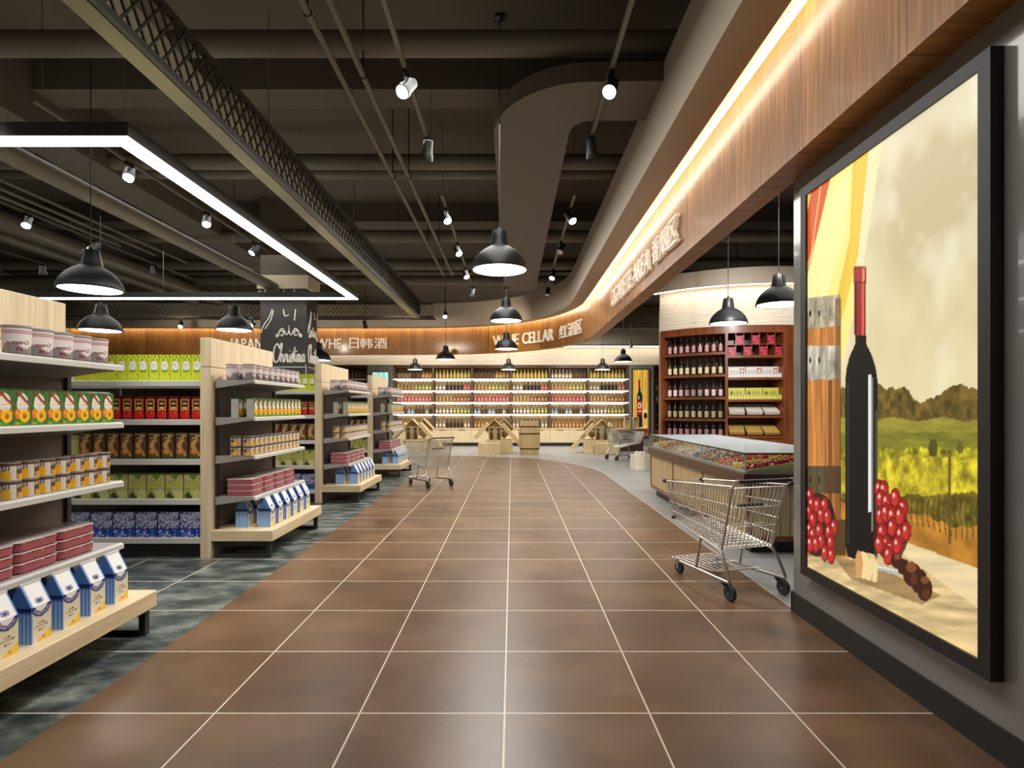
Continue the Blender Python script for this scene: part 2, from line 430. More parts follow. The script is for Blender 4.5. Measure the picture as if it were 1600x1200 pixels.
# ------------------------------------------------------------------ shell
XL, XR, YB, YF, ZC = -13.0, 8.0, 21.6, -3.0, 5.2
bound = [(1.955,YF),(1.955,12.0),(1.90,12.6),(1.62,13.9),(0.83,15.5),(-0.05,16.15),(-1.2,16.65),(-2.03,16.8)]
bs = [(v.x, v.y) for v in catmull([(x,y,0) for x,y in bound[1:]], 6)]
fl = MB()
def poly_face(mb, pts, mi): mb.add([(x,y,0) for x,y in pts], [tuple(range(len(pts)))], mi)
poly_face(fl, [(-2.026,YF),(1.958,YF)] + bs + [(-2.026,16.8)], 0)
poly_face(fl, [(XL,YF),(-2.026,YF),(-2.026,16.8),(XL,16.8)], 1)
poly_face(fl, [(1.958,YF),(XR,YF),(XR,12.0),(1.955,12.0)], 2)
far = [(XR,12.0),(XR,YB),(XL,YB),(XL,16.8)] + [(-2.026,16.8)] + bs[::-1]
poly_face(fl, far, 2)
struct(fl.build('floor', [M['brown'], M['slate'], M['gray']]))
struct(MB().box(XL,XR,YF,YB,ZC,ZC+0.1).build('ceiling', M['ceiling']))
struct(MB().box(XL-0.1,XR+0.1,YB,YB+0.1,0,ZC).build('wall_back', M['plaster']))
struct(MB().box(XL-0.1,XL,YF,YB,0,ZC).build('wall_left', M['plaster']))
struct(MB().box(XR,XR+0.1,YF,YB,0,ZC).build('wall_far_right', M['plaster']))
struct(MB().box(XL-0.1,XR+0.1,YF-0.1,YF,0,ZC).build('wall_front', M['plaster']))
WX = 1.94
struct(MB().box(WX,WX+0.3,YF,3.94,0,2.96).build('wall_right', M['wallgray']))
struct(MB().box(WX-0.012,WX,YF,3.955,0,0.135).box(WX-0.012,WX+0.3,3.94,3.955,0,0.135).build('baseboard_right', M['char']))

# curved wood fascia with light cove and bulkhead
fc = [(1.75,YF+0.01),(1.75,2),(1.75,6),(1.75,10),(1.75,12.2),(1.70,12.95),(1.52,13.75),(1.16,14.6),(0.6,15.4),(-0.2,16.08),(-1.2,16.52),(-2.4,16.73),(-4,16.8),(-8,16.8),(-12.98,16.8)]
FC = catmull([(x,y,0) for x,y in fc], 10)
FS = [0.0]
for a, b in zip(FC, FC[1:]): FS.append(FS[-1] + (b-a).length)
def fnorm(i):
    t = (FC[min(i+1,len(FC)-1)] - FC[max(i-1,0)]).normalized(); return Vector((-t.y, t.x, 0))
FN = [fnorm(i) for i in range(len(FC))]
def fpos(s):
    i = int(np.searchsorted(FS, s)); i = max(1, min(len(FS)-1, i)); t = (s-FS[i-1])/(FS[i]-FS[i-1])
    return FC[i-1].lerp(FC[i], t), FN[i-1].lerp(FN[i], t).normalized()
def sweep(section, mats, name, closed=True):
    mb = MB(); k = len(section); vs = []; uv = []
    per = [0.0]
    for a, b in zip(section, section[1:]+section[:1]): per.append(per[-1]+math.hypot(a[0]-b[0], a[1]-b[1]))
    for p, n in zip(FC, FN):
        for off, z in section: vs.append(p + n*off + Vector((0,0,z)))
    fs = []
    for i in range(len(FC)-1):
        for j in range(k if closed else k-1):
            j2 = (j+1) % k
            fs.append((i*k+j, i*k+j2, (i+1)*k+j2, (i+1)*k+j))
            v0, v1 = (section[j][1], section[j2][1]) if abs(section[j][1]-section[j2][1]) > 0.01 else (per[j], per[j+1])
            uv.append(((FS[i],v0),(FS[i],v1),(FS[i+1],v1),(FS[i+1],v0)))
    mb.add(vs, fs); mb.uv = uv
    return mb.build(name, mats)
ZB, ZT = 2.96, 3.81
struct(sweep([(0,ZB),(0,ZT),(-0.2,ZT),(-0.2,ZB)], M['fascia'], 'trim_1'))
struct(sweep([(0.17,3.70),(0.45,3.70),(0.45,4.36),(0.40,4.36),(0.40,3.76),(0.17,3.76)], M['bulk'], 'trim_2'))
struct(sweep([(0.40,4.30),(0.40,4.36),(-0.25,4.36),(-0.25,4.30)], M['bulk'], 'trim_3'))
struct(sweep([(-0.2,3.80),(-0.2,4.32),(-0.24,4.32),(-0.24,3.80)], M['bulk'], 'trim_4'))
struct(sweep([(0.0,3.812),(0.0,4.299),(-0.02,4.299),(-0.02,3.812)], M['cap'], 'trim_15'))
led = sweep([(0.155,3.765),(0.168,3.765),(0.168,3.85),(0.155,3.85)], M['cove'], 'cove_light')
tag(led, 'warm light strip glowing in the slot above the curved wood fascia', 'light')

# sign lettering on the fascia
def sign(name, label, items, zbase, height, s_of, rev=False):
    root = thing(name, label, 'sign')
    for txt, s0, s1 in items:
        chars = [c for c in txt if c != ' ']
        ws = []; glyph = []
        for c in chars:
            g = text_mb(c, 1.0, 0.02, 0.0, offset=0.003)
            xs = [v[0] for v in g.v]; ys = [v[1] for v in g.v]; glyph.append((g, min(xs), max(xs), min(ys), max(ys)))
        adv = []; cur = 0; gi = 0
        for c in txt:
            if c == ' ': cur += 0.32; continue
            g = glyph[gi]; gi += 1; adv.append(cur); cur += g[2]-g[1] + 0.09
        tot = cur - 0.09
        cap = 0.73
        for (g, xa, xb, ya, yb), a in zip(glyph, adv):
            cjk = ord(chars[adv.index(a)]) > 255
            ys0, ysc = (ya, height/(yb-ya)) if cjk else (0.0, height/cap)
            nv = []
            for x, y, z in g.v:
                t = (a + x - xa)/tot
                s = s0 + (s1-s0)*t
                p, n = fpos(s)
                nv.append(p + n*(0.014 + (z+0.02)*1.1) + Vector((0,0,zbase + (y-ys0)*ysc)))
            if s1 > s0: fcs = [f[::-1] for f in g.f]
            else: fcs = g.f
            m = MB(); m.add(nv, fcs); m.build('letter', M['letter'], root)
    return root
def s_at_y(y):  # straight right part
    return y - (YF+0.01)
def s_at_x(x):
    best = min(range(len(FC)), key=lambda i: abs(FC[i].x-x) + (100 if FC[i].y < 12.5 else 0)); 
    i = best; 
    j = i+1 if FC[i].x > x else i-1
    t = (FC[i].x-x)/(FC[i].x-FC[j].x) if FC[i].x != FC[j].x else 0
    return FS[i] + (FS[j]-FS[i])*t
def s_at_px(px):   # where the sight line at this bearing meets the back stretch of the fascia
    r = (px-800)/F
    for i in range(len(FC)-1, 0, -1):
        a, b = FC[i], FC[i-1]; fa = a.x - r*a.y; fb = b.x - r*b.y
        if fa*fb <= 0 and a.y > 11: return FS[i] + (FS[i-1]-FS[i])*fa/(fa-fb)
    return 0
sign('fascia_sign', 'raised cream letters reading CIGARETE AREA on the right fascia', [('CIGARETE AREA', s_at_y(9.8), s_at_y(7.1)), ('香烟区', s_at_y(6.95), s_at_y(5.9))], 3.12, 0.29, None)
sign('fascia_sign', 'raised cream letters reading WINE CELLAR at the fascia bend', [('WINE CELLAR', s_at_px(771), s_at_px(866)), ('红酒区', s_at_px(876), s_at_px(911))], 3.14, 0.32, None)
sign('fascia_sign', 'raised cream letters reading JAPANESE WHE behind the black column', [('JAPANESE', s_at_x(-8.27), s_at_x(-6.85)), ('WHE', s_at_x(-5.75), s_at_x(-5.0)), ('日韩酒', s_at_x(-4.76), s_at_x(-3.66))], 3.13, 0.31, None)

# ------------------------------------------------------------------ ceiling services
def pipe(pts, r, label, mat_=None, name='ceiling_pipe', cat='pipe', n=12, grp=None):
    return tag(MB().tube(pts, r, n).build(name, mat_ or M['pipe'], angle=50), label, cat, grp)
for i, (y, b, h, w) in enumerate([(1.6,4.75,0.45,0.4),(6.2,4.85,0.35,0.4),(10.6,4.85,0.35,0.4),(14.6,4.85,0.35,0.4)]):
    struct(MB().box(XL,XR,y,y+w,b,ZC).build('trim_%d' % (5+i), M['beam']))
for nm, y, z, r in (('nearest', 5.05, 4.61, 0.11), ('second', 7.45, 4.6, 0.10), ('third', 7.95, 4.66, 0.08), ('fourth', 10.35, 4.5, 0.11), ('fifth', 12.4, 4.5, 0.11), ('farthest', 13.9, 4.5, 0.11)):
    pipe([(XL,y,z),(XR,y,z)], r, nm + ' thick ceiling pipe running crosswise over the whole hall')
struct(MB().box(-5.75,-5.2,YF,YB,4.47,ZC).build('trim_10', M['beam']))
pipe([(-4.27,YF,3.56),(-4.27,10.255,3.56)], 0.09, 'thick lengthwise pipe ending above the black chalkboard column')
pipe([(-7.7,YF,4.22),(-7.7,15,4.22)], 0.15, 'thickest lengthwise pipe left of the rectangular light frame')
pipe([(-8.3,YF,4.2),(-8.3,15,4.2)], 0.11, 'medium lengthwise pipe at the far left of the ceiling')
for i, (x, z) in enumerate(((-6.55,4.32),(-6.68,4.26),(-6.78,4.20))):
    pipe([(x,YF,z),(x,11.5-i*0.8,z)], 0.025, ('upper','middle','lower')[i] + ' thin conduit of three running lengthwise on the left', n=8, name='ceiling_conduit', cat='conduit')
for i, x in enumerate((-1.5,-1.3)):
    o = thing('sprinkler_pipe', ('left','right')[i] + ' thin sprinkler pipe of the pair near the middle of the ceiling', 'pipe', (x,0,0))
    MB().tube([(0,YF,4.3),(0,12.5,4.3)], 0.026, 8).build('pipe', M['pipe'], o)
    for y in (4.2+i*0.8, 7.2, 10.2): MB().tube([(0,y,4.32),(0,y,ZC)], 0.007, 6).tube([(0.03*math.cos(a),y,4.3+0.03*math.sin(a)) for a in np.linspace(0,2*PI,10)[:-1]], 0.005, 5, closed=True).build('hanger', M['black'], o)
# flat bent duct
dp = [(-0.2,14.8),(-0.2,6.35)] + [(-0.2+0.95*(1-math.cos(a)), 6.35-1.05*math.sin(a)) for a in np.linspace(0.15,PI/2,9)] + [(3.2,5.25),(3.2,6.02)] + [(0.85+0.22*-1*math.cos(a)+0.0, 6.02+0.28*(1-math.sin(a))) for a in np.linspace(PI/2,0,6)] + [(0.60,14.8)]
dp = [(x*0.927, y*0.927) for x, y in dp]
tag(MB().prism(dp, 'z', 4.20, 4.37).build('air_duct', M['duct']), 'broad flat air duct bending right above the main aisle', 'duct')

def lattice(mb, p0, du, dv, L, Hh, step, r=0.007, mi=0):
    """expanded-metal mesh spanning p0 + du*L x dv*Hh"""
    p0, du, dv = Vector(p0), Vector(du), Vector(dv); nrm = du.cross(dv).normalized()
    n = int(L/step)
    for i in range(-4, n+1):
        for sgn, k in ((1, 0), (-1, 1)):
            a = i*step; b = a + Hh*0.75
            if sgn < 0: a, b = b, a
            v0, v1 = 0.0, Hh
            def clip(u): return (u-a)/(b-a)*Hh
            lo, hi = 0.0, Hh
            for lim in (0.0, L):
                t = clip(lim)
                if (a < 0 and lim == 0 and b > 0): lo = max(lo, t)
                if (b < 0 and lim == 0 and a > 0): hi = min(hi, t)
                if (b > L and lim == L and a < L): hi = min(hi, t)
                if (a > L and lim == L and b < L): lo = max(lo, t)
            if (a < 0 and b < 0) or (a > L and b > L) or hi-lo < 0.02: continue
            ua = a+(b-a)*lo/Hh; ub = a+(b-a)*hi/Hh
            mb.tube([p0+du*ua+dv*lo+nrm*0.004*sgn, p0+du*ub+dv*hi+nrm*0.004*sgn], r, 4, mi, cap=False)
M['traym'] = mat('tray_metal', (58,52,44), 0.35, metal=0.6)
M['trayl'] = mat('tray_lip', (128,120,78), 0.35, metal=0.5, nscale=0.6, namt=0.5)  # blotchy lighter tone stands in for highlights along the lip
o = thing('cable_tray', 'long black mesh cable tray running lengthwise along the left ceiling', 'cable tray', (-2.2,0,0))
Y0t, Y1t = -2.0, 13.6
fr = MB(); fr.box(-0.02,0.02,Y0t,Y1t,3.53,3.575).box(-0.02,0.02,Y0t,Y1t,3.91,3.955).box(-0.02,0.02,Y1t-0.04,Y1t,3.53,3.955); fr.build('frame', M['traym'], o); MB().box(-0.15,-0.13,Y0t,Y1t,3.54,3.90).build('back_rail', mat('tray_back', (150,140,112), 0.5), o)
MB().box(-0.15,-0.02,Y0t,Y1t,3.525,3.535).build('lip', M['trayl'], o)
ms = MB(); lattice(ms, (0,Y0t,3.575), (0,1,0), (0,0,1), Y1t-Y0t, 0.335, 0.13, 0.009); ms.build('mesh', M['traym'], o)
cbl = MB()
for k in range(5): cbl.tube([(-0.11+0.02*k,Y0t,3.56+0.01*(k%2)),(-0.11+0.02*k,Y1t,3.56+0.01*(k%2))], 0.011, 6)
cbl.build('cable', M['rail'], o)
for y in (2.5, 5.5, 8.5, 11.5):
    MB().tube([(-0.14,y,3.95),(-0.14,y,ZC)], 0.005, 6).build('hanger', M['pipe'], o)
o = thing('cable_tray', 'black mesh cable tray crossing in front of the back fascia', 'cable tray', (0,14.6,0))
fr = MB(); X0t, X1t = XL+0.01, -2.0
fr.box(X0t,X1t,-0.02,0.02,3.70,3.735).box(X0t,X1t,-0.02,0.02,4.03,4.06).box(X0t,X1t,0.36,0.4,3.70,3.735); fr.build('frame', M['traym'], o)
ms = MB(); lattice(ms, (X0t,0,3.735), (1,0,0), (0,0,1), X1t-X0t, 0.295, 0.11); lattice(ms, (X0t,0.02,3.715), (1,0,0), (0,1,0), X1t-X0t, 0.34, 0.11); ms.build('mesh', M['traym'], o)
for x in (-11,-8,-5.2,-2.6): MB().tube([(x,0.2,3.72),(x,0.2,ZC)], 0.008, 6).build('hanger', M['black'], o)

# rectangular LED frame
o = thing('linear_light', 'hanging rectangular frame of white light above the left gondolas', 'light')
fx0, fx1, fy0, fy1, fz, fw = -9.5, -2.70, 4.02, 10.08, 3.30, 0.15
fr = MB(); dfm = MB()
for (x0,x1,y0,y1) in ((fx0,fx1,fy0,fy0+fw),(fx0,fx1,fy1-fw,fy1),(fx0,fx0+fw,fy0+fw,fy1-fw),(fx1-fw,fx1,fy0+fw,fy1-fw)):
    fr.box(x0,x1,y0,y1,fz+0.012,fz+0.11)
for (x0,x1,y0,y1) in ((fx0,fx1,fy0,fy0+fw),(fx0,fx1,fy1-fw,fy1),(fx0,fx0+fw,fy0+fw,fy1-fw),(fx1-fw,fx1,fy0+fw,fy1-fw)):
    e = 0.008; dfm.box(x0+e*(x1-x0<0.5 or x0==fx0),x1-e*(x1-x0<0.5 or x1==fx1),y0+e*(y1-y0<0.5),y1-e*(y1-y0<0.5),fz,fz+0.012)
fr.build('frame', M['char'], o); dfm.build('diffuser', M['led'], o)
for x in (fx0+0.07,-6.1,fx1-0.07):
    for y in (fy0+0.07,fy1-0.07): MB().tube([(x,y,fz+0.1),(x,y,ZC)], 0.002, 6).build('cable', M['galv'], o)

# pendant lamps
def make_pendant(L):
    r = thing('pendant_lamp', 'x', 'lamp')
    prof = [(0.266,0.0),(0.276,0.0),(0.277,0.012),(0.270,0.045),(0.254,0.085),(0.228,0.125),(0.194,0.162),(0.155,0.194),(0.118,0.217),(0.092,0.231),(0.086,0.245),(0.079,0.30),(0.070,0.372),(0.064,0.382),(0.015,0.385)]
    MB().lathe(prof, 32, caps=(0,1)).build('shade', M['shade'], r)
    MB().lathe([(0.258,0.004),(0.10,0.012),(0.01,0.016)], 32, caps=(0,1)).build('diffuser', M['lampglow'], r)
    MB().lathe([(0.022,0.38),(0.020,0.40),(0.010,0.415)], 12).build('socket_cap', M['black'], r)
    MB().tube([(0,0,0.41),(0,0,L)], 0.005, 6).build('cord', M['black'], r)
    MB().lathe([(0.02,L-0.05),(0.05,L-0.03),(0.05,L)], 16).build('ceiling_rose', M['black'], r)
    for a in (0.4, 2.5, 4.6): MB().tube([(0.1*math.cos(a),0.1*math.sin(a),0.235),(0.065*math.cos(a),0.065*math.sin(a),0.38)], 0.004, 5).build('stay', M['galv'], r)
    return r
PEND = [(-0.12,5.55,2.73,'black dome pendant lamp nearest over the middle of the aisle'),(-0.10,9.65,2.86,'black dome pendant lamp second along the middle of the aisle'),
 (-0.13,13.3,2.76,'black dome pendant lamp in front of the WINE letters'),(-0.12,20.2,2.74,'small black pendant lamp at the centre of the back bottle shelves'),
 (-4.05,5.5,2.53,'black dome pendant lamp nearest above the left gondolas'),(-5.9,8.2,2.50,'black dome pendant lamp low over the second row at far left'),
 (-4.42,9.1,2.63,'black dome pendant lamp left of the chalkboard column'),(-4.27,12.6,2.44,'black pendant lamp just right of the chalkboard column'),
 (-3.42,20.2,2.74,'small black pendant lamp at the left end of the back bottle shelves'),(-1.88,16.2,2.76,'black pendant lamp under the back fascia left of WINE CELLAR'),
 (3.2,20.2,2.74,'small black pendant lamp at the right end of the back bottle shelves'),(3.42,17.6,2.81,'black pendant lamp in front of the white header on the right'),
 (3.25,8.6,2.66,'black dome pendant lamp in front of the curved white drum'),(3.38,7.25,2.70,'large black pendant lamp partly hidden by the gray poster wall')]
for x, y, z, lb in PEND:
    p = make_pendant((4.195 if (abs(x) < 0.3 and 7 < y < 14) else ZC)-z); p.location = (x,y,z); tag(p, lb, 'lamp', 'black dome pendant lamps')

# track lighting
def make_spot():
    r = thing('track_spotlight', 'x', 'spotlight')   # pivot at the adapter; lens looks along -z of the head before tilting
    MB().box(-0.02,0.02,-0.06,0.06,-0.03,0.0).build('adapter', M['black'], r)
    MB().tube([(0,0,-0.03),(0,0,-0.10)], 0.012, 8).build('arm', M['black'], r)
    return r
def spot_head(r, pitch, yaw, lit):
    Mx = Matrix.Translation((0,0,-0.13)) @ Matrix.Rotation(yaw,4,'Z') @ Matrix.Rotation(pitch,4,'X')
    hd = MB().lathe([(0.03,0.13),(0.048,0.12),(0.052,0.0),(0.06,-0.02),(0.062,-0.07),(0.056,-0.075)], 20, M=Mx, caps=(1,0)).build('head', M['black'], r)
    MB().lathe([(0.056,-0.068),(0.03,-0.0722),(0.004,-0.0724)], 20, M=Mx, caps=(0,1)).build('lens', M['lens'] if lit else M['galv'], r)
def track(x, y0, y1, z, label):
    t = thing('light_track', label, 'track', (x,0,0))
    MB().box(-0.018,0.018,y0,y1,z,z+0.03).build('rail', M['pipe'], t)
    for y in (y0+0.1, y1-0.1): MB().tube([(0,y,z+0.03),(0,y,ZC)], 0.004, 6).build('hanger', M['pipe'], t)
TZ = 4.18
track(-0.88,-1,6.3,TZ,'near light track left of the curved duct'); track(0.82,-1,6.2,TZ,'near light track right of the curved duct')
track(-0.92,7.5,14,TZ,'far light track left of the pendant row'); track(0.82,7.5,14,TZ,'far light track right of the pendant row')
track(-4.35,5.2,12.4,TZ,'light track inside the rectangular light frame beside the beam'); track(-6.95,5.5,12.4,TZ,'light track among the left pipes'); track(-9.1,5.5,12.4,TZ,'light track at the far left of the hall')
SPOTS = [(-0.88,4.75,42,150,1,'lit track spotlight nearest on the left aisle track'),(-0.88,5.95,25,20,0,'unlit track spotlight at the end of the near left track'),
 (0.82,4.75,42,155,1,'lit track spotlight nearest on the right aisle track'),(0.82,5.9,25,-20,0,'unlit track spotlight at the end of the near right track'),
 (-0.92,8.0,40,215,1,'spotlight first on the far left aisle track'),(-0.92,9.7,40,215,1,'spotlight second on the far left aisle track'),(-0.92,11.4,35,210,1,'spotlight third on the far left aisle track'),(-0.92,13.2,30,160,0,'spotlight last on the far left aisle track'),
 (0.82,8.0,40,215,1,'spotlight first on the far right aisle track'),(0.82,9.6,40,150,0,'spotlight second on the far right aisle track'),(0.82,11.5,35,150,1,'spotlight third on the far right aisle track'),(0.82,13.2,30,160,0,'spotlight last on the far right aisle track'),
 (-4.35,6.5,40,205,1,'lit spotlight nearest inside the light frame by the beam'),(-4.35,8.15,40,205,1,'lit spotlight second inside the light frame by the beam'),(-4.35,9.65,40,150,1,'lit spotlight third inside the light frame by the beam'),(-4.35,11.2,5,0,0,'silver spotlight hanging straight above the chalkboard column'),
 (-6.95,8.2,40,205,1,'lit spotlight on the left pipes track nearest the left edge'),(-6.95,9.5,45,150,1,'lit spotlight just above the nearest left pendant lamp'),(-6.95,11.1,5,0,0,'silver downlight hanging left of the chalkboard column'),(-9.1,11.1,5,0,0,'silver downlight farthest left in the hall')]
for x, y, pit, yaw, lit, lb in SPOTS:
    s = make_spot(); s.location = (x,y,TZ); spot_head(s, R(pit), R(yaw), lit); tag(s, lb, 'spotlight', 'track spotlights')
for x, y, z, lb, pit, yaw, lit in ((-11.0,15.2,3.72,'small spotlight under the back cable tray above the yellow cartons',50,200,1),(-8.8,15.2,3.72,'small lit spotlight under the back tray left of JAPANESE',50,200,1),(-6.9,15.2,3.72,'small round lit spotlight beside the chalkboard column',70,180,1),(-3.9,15.2,3.72,'small spotlight under the back tray above the Korean wine letters',50,0,0),(-1.75,15.0,3.95,'small lit spotlight in front of the back fascia bulkhead',50,180,1),(4.4,11.2,3.95,'small lit spotlight above the curved white drum',45,210,1),(3.95,19.0,3.6,'small spotlight in front of the right back header',40,180,0)):
    s = make_spot(); s.location = (x,y,z); spot_head(s, R(pit), R(yaw), lit); MB().tube([(0,0,0),(0,0,ZC-z)], 0.007, 6).build('stem', M['black'], s); tag(s, lb, 'spotlight', 'stem spotlights')

# ------------------------------------------------------------------ light box
o = thing('light_box', 'large black framed backlit poster with wine bottle on gray wall', 'light box', (WX,0,0))
py0, py1, pz0, pz1 = 2.317, 3.677, 0.38, 2.765
fb = 0.062; d0 = -0.055
fr = MB()
for y0,y1,z0,z1 in ((py0-fb,py1+fb,pz0-fb,pz0),(py0-fb,py1+fb,pz1,pz1+fb),(py0-fb,py0,pz0,pz1),(py1,py1+fb,pz0,pz1)): fr.box(d0,-0.0005,y0,y1,z0,z1)
fr.build('frame', M['char'], o)
def poster_col(U, V):
    # u left->right as seen (far->near), v up; work in the photograph's foreshortened metrics re-expressed as a flat picture
    Y = 3.677 - U*1.36; Z = 0.38 + V*2.385
    X = 800 + 1.9*F/Y; Yp = 637 - (Z-H)*F/Y
    c = Canvas(X, Yp, (226,214,176))
    n1 = fbm(U*3+1, V*5, 3); n2 = fbm(U*5, V*7+3, 9)
    t = np.clip((Yp-120)/520, 0, 1)[:,None]
    c.c = (1-t)*np.array((232,222,190)) + t*np.array((222,206,158))
    cl = np.clip((n1-0.42)*4, 0, 1)*np.clip((V-0.45)*4,0,1)*np.clip((U-0.3)*3,0,1)
    c.put(np.ones(len(U)), (190,172,128), cl*0.7)
    c.put(np.ones(len(U)), (246,240,216), np.clip((n2-0.55)*4,0,1)*0.6*np.clip((V-0.3)*4,0,1))
    # hazy hills, fields, vines
    ridge = 605 + 10*np.sin(X*0.045) + 22*(fbm(U*9,V*0+2,5)-0.5) + 0.10*(X-1370) - 14*np.exp(-((X-1412)/16)**2)
    bump = 18*(fbm(U*30, V*30, 21)-0.5)
    mask = (Yp > ridge+bump)
    tex = fbm(U*45, V*60, 31)[:,None]
    c.put(mask, np.array((104,84,34))*(0.55+0.9*tex))
    c.put((Yp > 655+3*np.sin(X*0.08)), np.array((150,140,52))*(0.8+0.35*fbm(U*14,V*90,4)[:,None]))
    c.put((Yp > 676), np.array((128,124,40))*(0.75+0.5*fbm(U*10,V*120,14)[:,None]))
    c.put((Yp > 700+12*(fbm(U*20,V*0,7)-0.5)), np.array((150,140,30))*(0.3+1.45*fbm(U*40,V*55,41)[:,None]))
    c.put((Yp > 715+16*(fbm(U*16,V*0,17)-0.5))&(Yp<775), np.array((206,186,44))*(0.3+1.25*fbm(U*34,V*46,43)[:,None]), 0.75)
    c.put((Yp > 772+14*(fbm(U*26,V*0,8)-0.5)), np.array((104,88,26))*(0.3+1.2*fbm(U*40,V*60,51)[:,None]), 0.8)
    gr = 806+ (X-1420)*0.18 + 20*(fbm(U*18,V*0,23)-0.5)
    c.put(Yp > gr, np.array((186,126,44))*(0.65+0.6*fbm(U*12,V*30,61)[:,None]))
    for k, x in enumerate(np.arange(1425,1535,8.5)):
        c.put((np.abs(X-x-1.5*np.sin(Yp*0.1)) < 0.8)&(Yp>780)&(Yp<gr+18), (70,50,24), 0.85)
    c.rect(1481,1485.5,712,850,(96,74,34),0.85)
    c.put(((X-1458)/7)**2+((Yp-700)/13)**2 < 1+0.6*(n2-.5), (74,66,26), 0.85); c.put(((X-1500)/5)**2+((Yp-700)/10)**2 < 1, (92,84,30), 0.8)
    # table
    tab = [(1255,868),(1340,872),(1420,848),(1540,893),(1540,1050),(1255,900)]
    g = fbm(U*4+V*7, V*70-U*12, 71)[:,None]
    c.poly(tab, np.array((214,186,132))*(0.7+0.55*g))
    c.put(c.inp([(1400,858),(1420,850),(1540,893),(1540,960)]), (240,222,176), 0.55)
    c.put(c.inp([(1300,868),(1350,878),(1470,930),(1440,945),(1330,905)]), (96,62,28), 0.45)
    # curtain
    c.poly([(1255,295),(1381,205),(1345,440),(1318,560),(1255,560)], (240,228,132))
    c.poly([(1350,240),(1381,205),(1345,440),(1332,480)], (238,226,176))
    c.put(c.inp([(1333,245),(1358,228),(1340,400),(1310,520),(1300,500),(1328,370)]), (232,186,48), 0.9)
    c.put(c.inp([(1338,250),(1356,236),(1338,400),(1312,510),(1330,380)]), (236,206,80), 0.5)
    c.put(c.inp([(1255,300),(1300,268),(1262,430),(1255,440)]), (206,82,22))
    c.put(c.inp([(1282,283),(1285,280),(1268,400),(1265,410)]), (244,170,64))
    c.put(c.inp([(1255,300),(1269,291),(1262,330),(1255,340)]), (238,196,88))
    c.put(c.inp([(1255,430),(1300,300),(1330,262),(1318,370),(1290,470),(1255,560)]), (244,236,178), 0.55*fbm(U*26,V*3,81)+0.25)
    # weathered barrel
    st = fbm(U*50, V*6, 91)[:,None]
    c.rect(1255,1313,468,812,(186,122,60)); c.put((X<1313)&(Yp>468)&(Yp<812), np.array((196,126,60))*(0.6+0.75*st))
    c.put((X<1313)&(Yp>466-(X-1262)*0.12)&(Yp<514-(X-1262)*0.1), np.array((206,190,158))*(0.5+0.7*fbm(U*30,V*30,95)[:,None]))
    c.put((X<1312)&(Yp>540)&(Yp<594-(X-1262)*0.05), np.array((214,206,182))*(0.45+0.75*fbm(U*36,V*26,97)[:,None]))
    c.put((X<1314)&(Yp>728)&(Yp<771), np.array((84,70,46))*(0.7+0.6*st))
    c.put((np.abs(X-1297)<3)&(Yp>594)&(Yp<812), (92,52,20), 0.7); c.put((X>1305)&(X<1314)&(Yp>466)&(Yp<812), (60,34,14), 0.45)
    for yy in (490,563,750):
        for xx in (1266,1280): c.ell(xx,yy,1.6,5,(40,30,20))
    c.put((X>1300)&(X<1322)&(Yp>812)&(Yp<868), (60,44,20), 0.8)
    # bottle
    bd = [(1336,520),(1353,520),(1354,538),(1359,548),(1364,560),(1368,574),(1371,592),(1371,610),(1371,868),(1366,884),(1345,880),(1324,868),(1321,850),(1321,610),(1321,592),(1323,575),(1326.5,560),(1331,549),(1336,538)]
    c.poly(bd, (16,13,10))
    c.put(c.inp(bd)&(X>1357)&(X<1361.5)&(Yp>585)&(Yp<800), (222,222,222)); c.put(c.inp(bd)&(X>1361.5)&(X<1364)&(Yp>590)&(Yp<830), (120,120,116))
    c.put(c.inp(bd)&(X>1324)&(X<1326)&(Yp>600)&(Yp<850), (64,58,50)); c.put(c.inp(bd)&(X>1367)&(Yp>640), (96,84,54), 0.7)
    c.rect(1335,1352.5,416,524,(150,38,30)); c.rect(1335,1339,416,524,(96,20,16)); c.rect(1346,1350,418,524,(206,96,80)); c.rect(1334,1353.5,418,440,(164,46,36)); c.rect(1347,1351,419,440,(220,130,112)); c.rect(1334,1353.5,440,442,(70,14,10))
    # grapes
    rs = random.Random(5)
    def grapes(cx, cy, pts, rx, ry):
        for x, y in pts:
            c.ell(x,y,rx*1.05,ry*1.05,(84,14,14)); c.ell(x,y,rx*0.95,ry*0.95,(160,32,30)); c.ell(x-rx*0.15,y+ry*0.15,rx*0.6,ry*0.6,(190,52,46)); c.ell(x-rx*0.3,y-ry*0.3,rx*0.28,ry*0.25,(236,170,156))
    c.put(((X-1278)/28)**2+((Yp-820)/50)**2<1, (40,14,10), 0.85)
    grapes(0,0,[(1265,775),(1268,788),(1264,800),(1270,812),(1265,828),(1270,836),(1277,790),(1288,790),(1283,805),(1293,808),(1303,824),(1280,830),(1295,832),(1283,846),(1298,848),(1289,864),(1299,868),(1266,850),(1275,850)],6,13)
    c.put(((X-1392)/28)**2+((Yp-830)/46)**2<1, (70,16,12), 0.8)
    grapes(0,0,[(1374,764),(1381,766),(1376,780),(1385,785),(1399,778),(1411,794),(1376,806),(1384,802),(1394,806),(1406,806),(1378,832),(1394,824),(1407,836),(1416,830),(1384,850),(1392,858),(1402,852),(1374,850),(1388,868)],8,15)
    # cork and corkscrew
    c.poly([(1340,860),(1367,867),(1372,884),(1370,910),(1338,901)], (232,206,150)); c.put(c.inp([(1340,860),(1367,867),(1372,884),(1370,910),(1338,901)])&(fbm(U*60,V*60,3)>0.62),(196,158,100),0.7); c.ell(1342,881,6,20,(206,150,90))
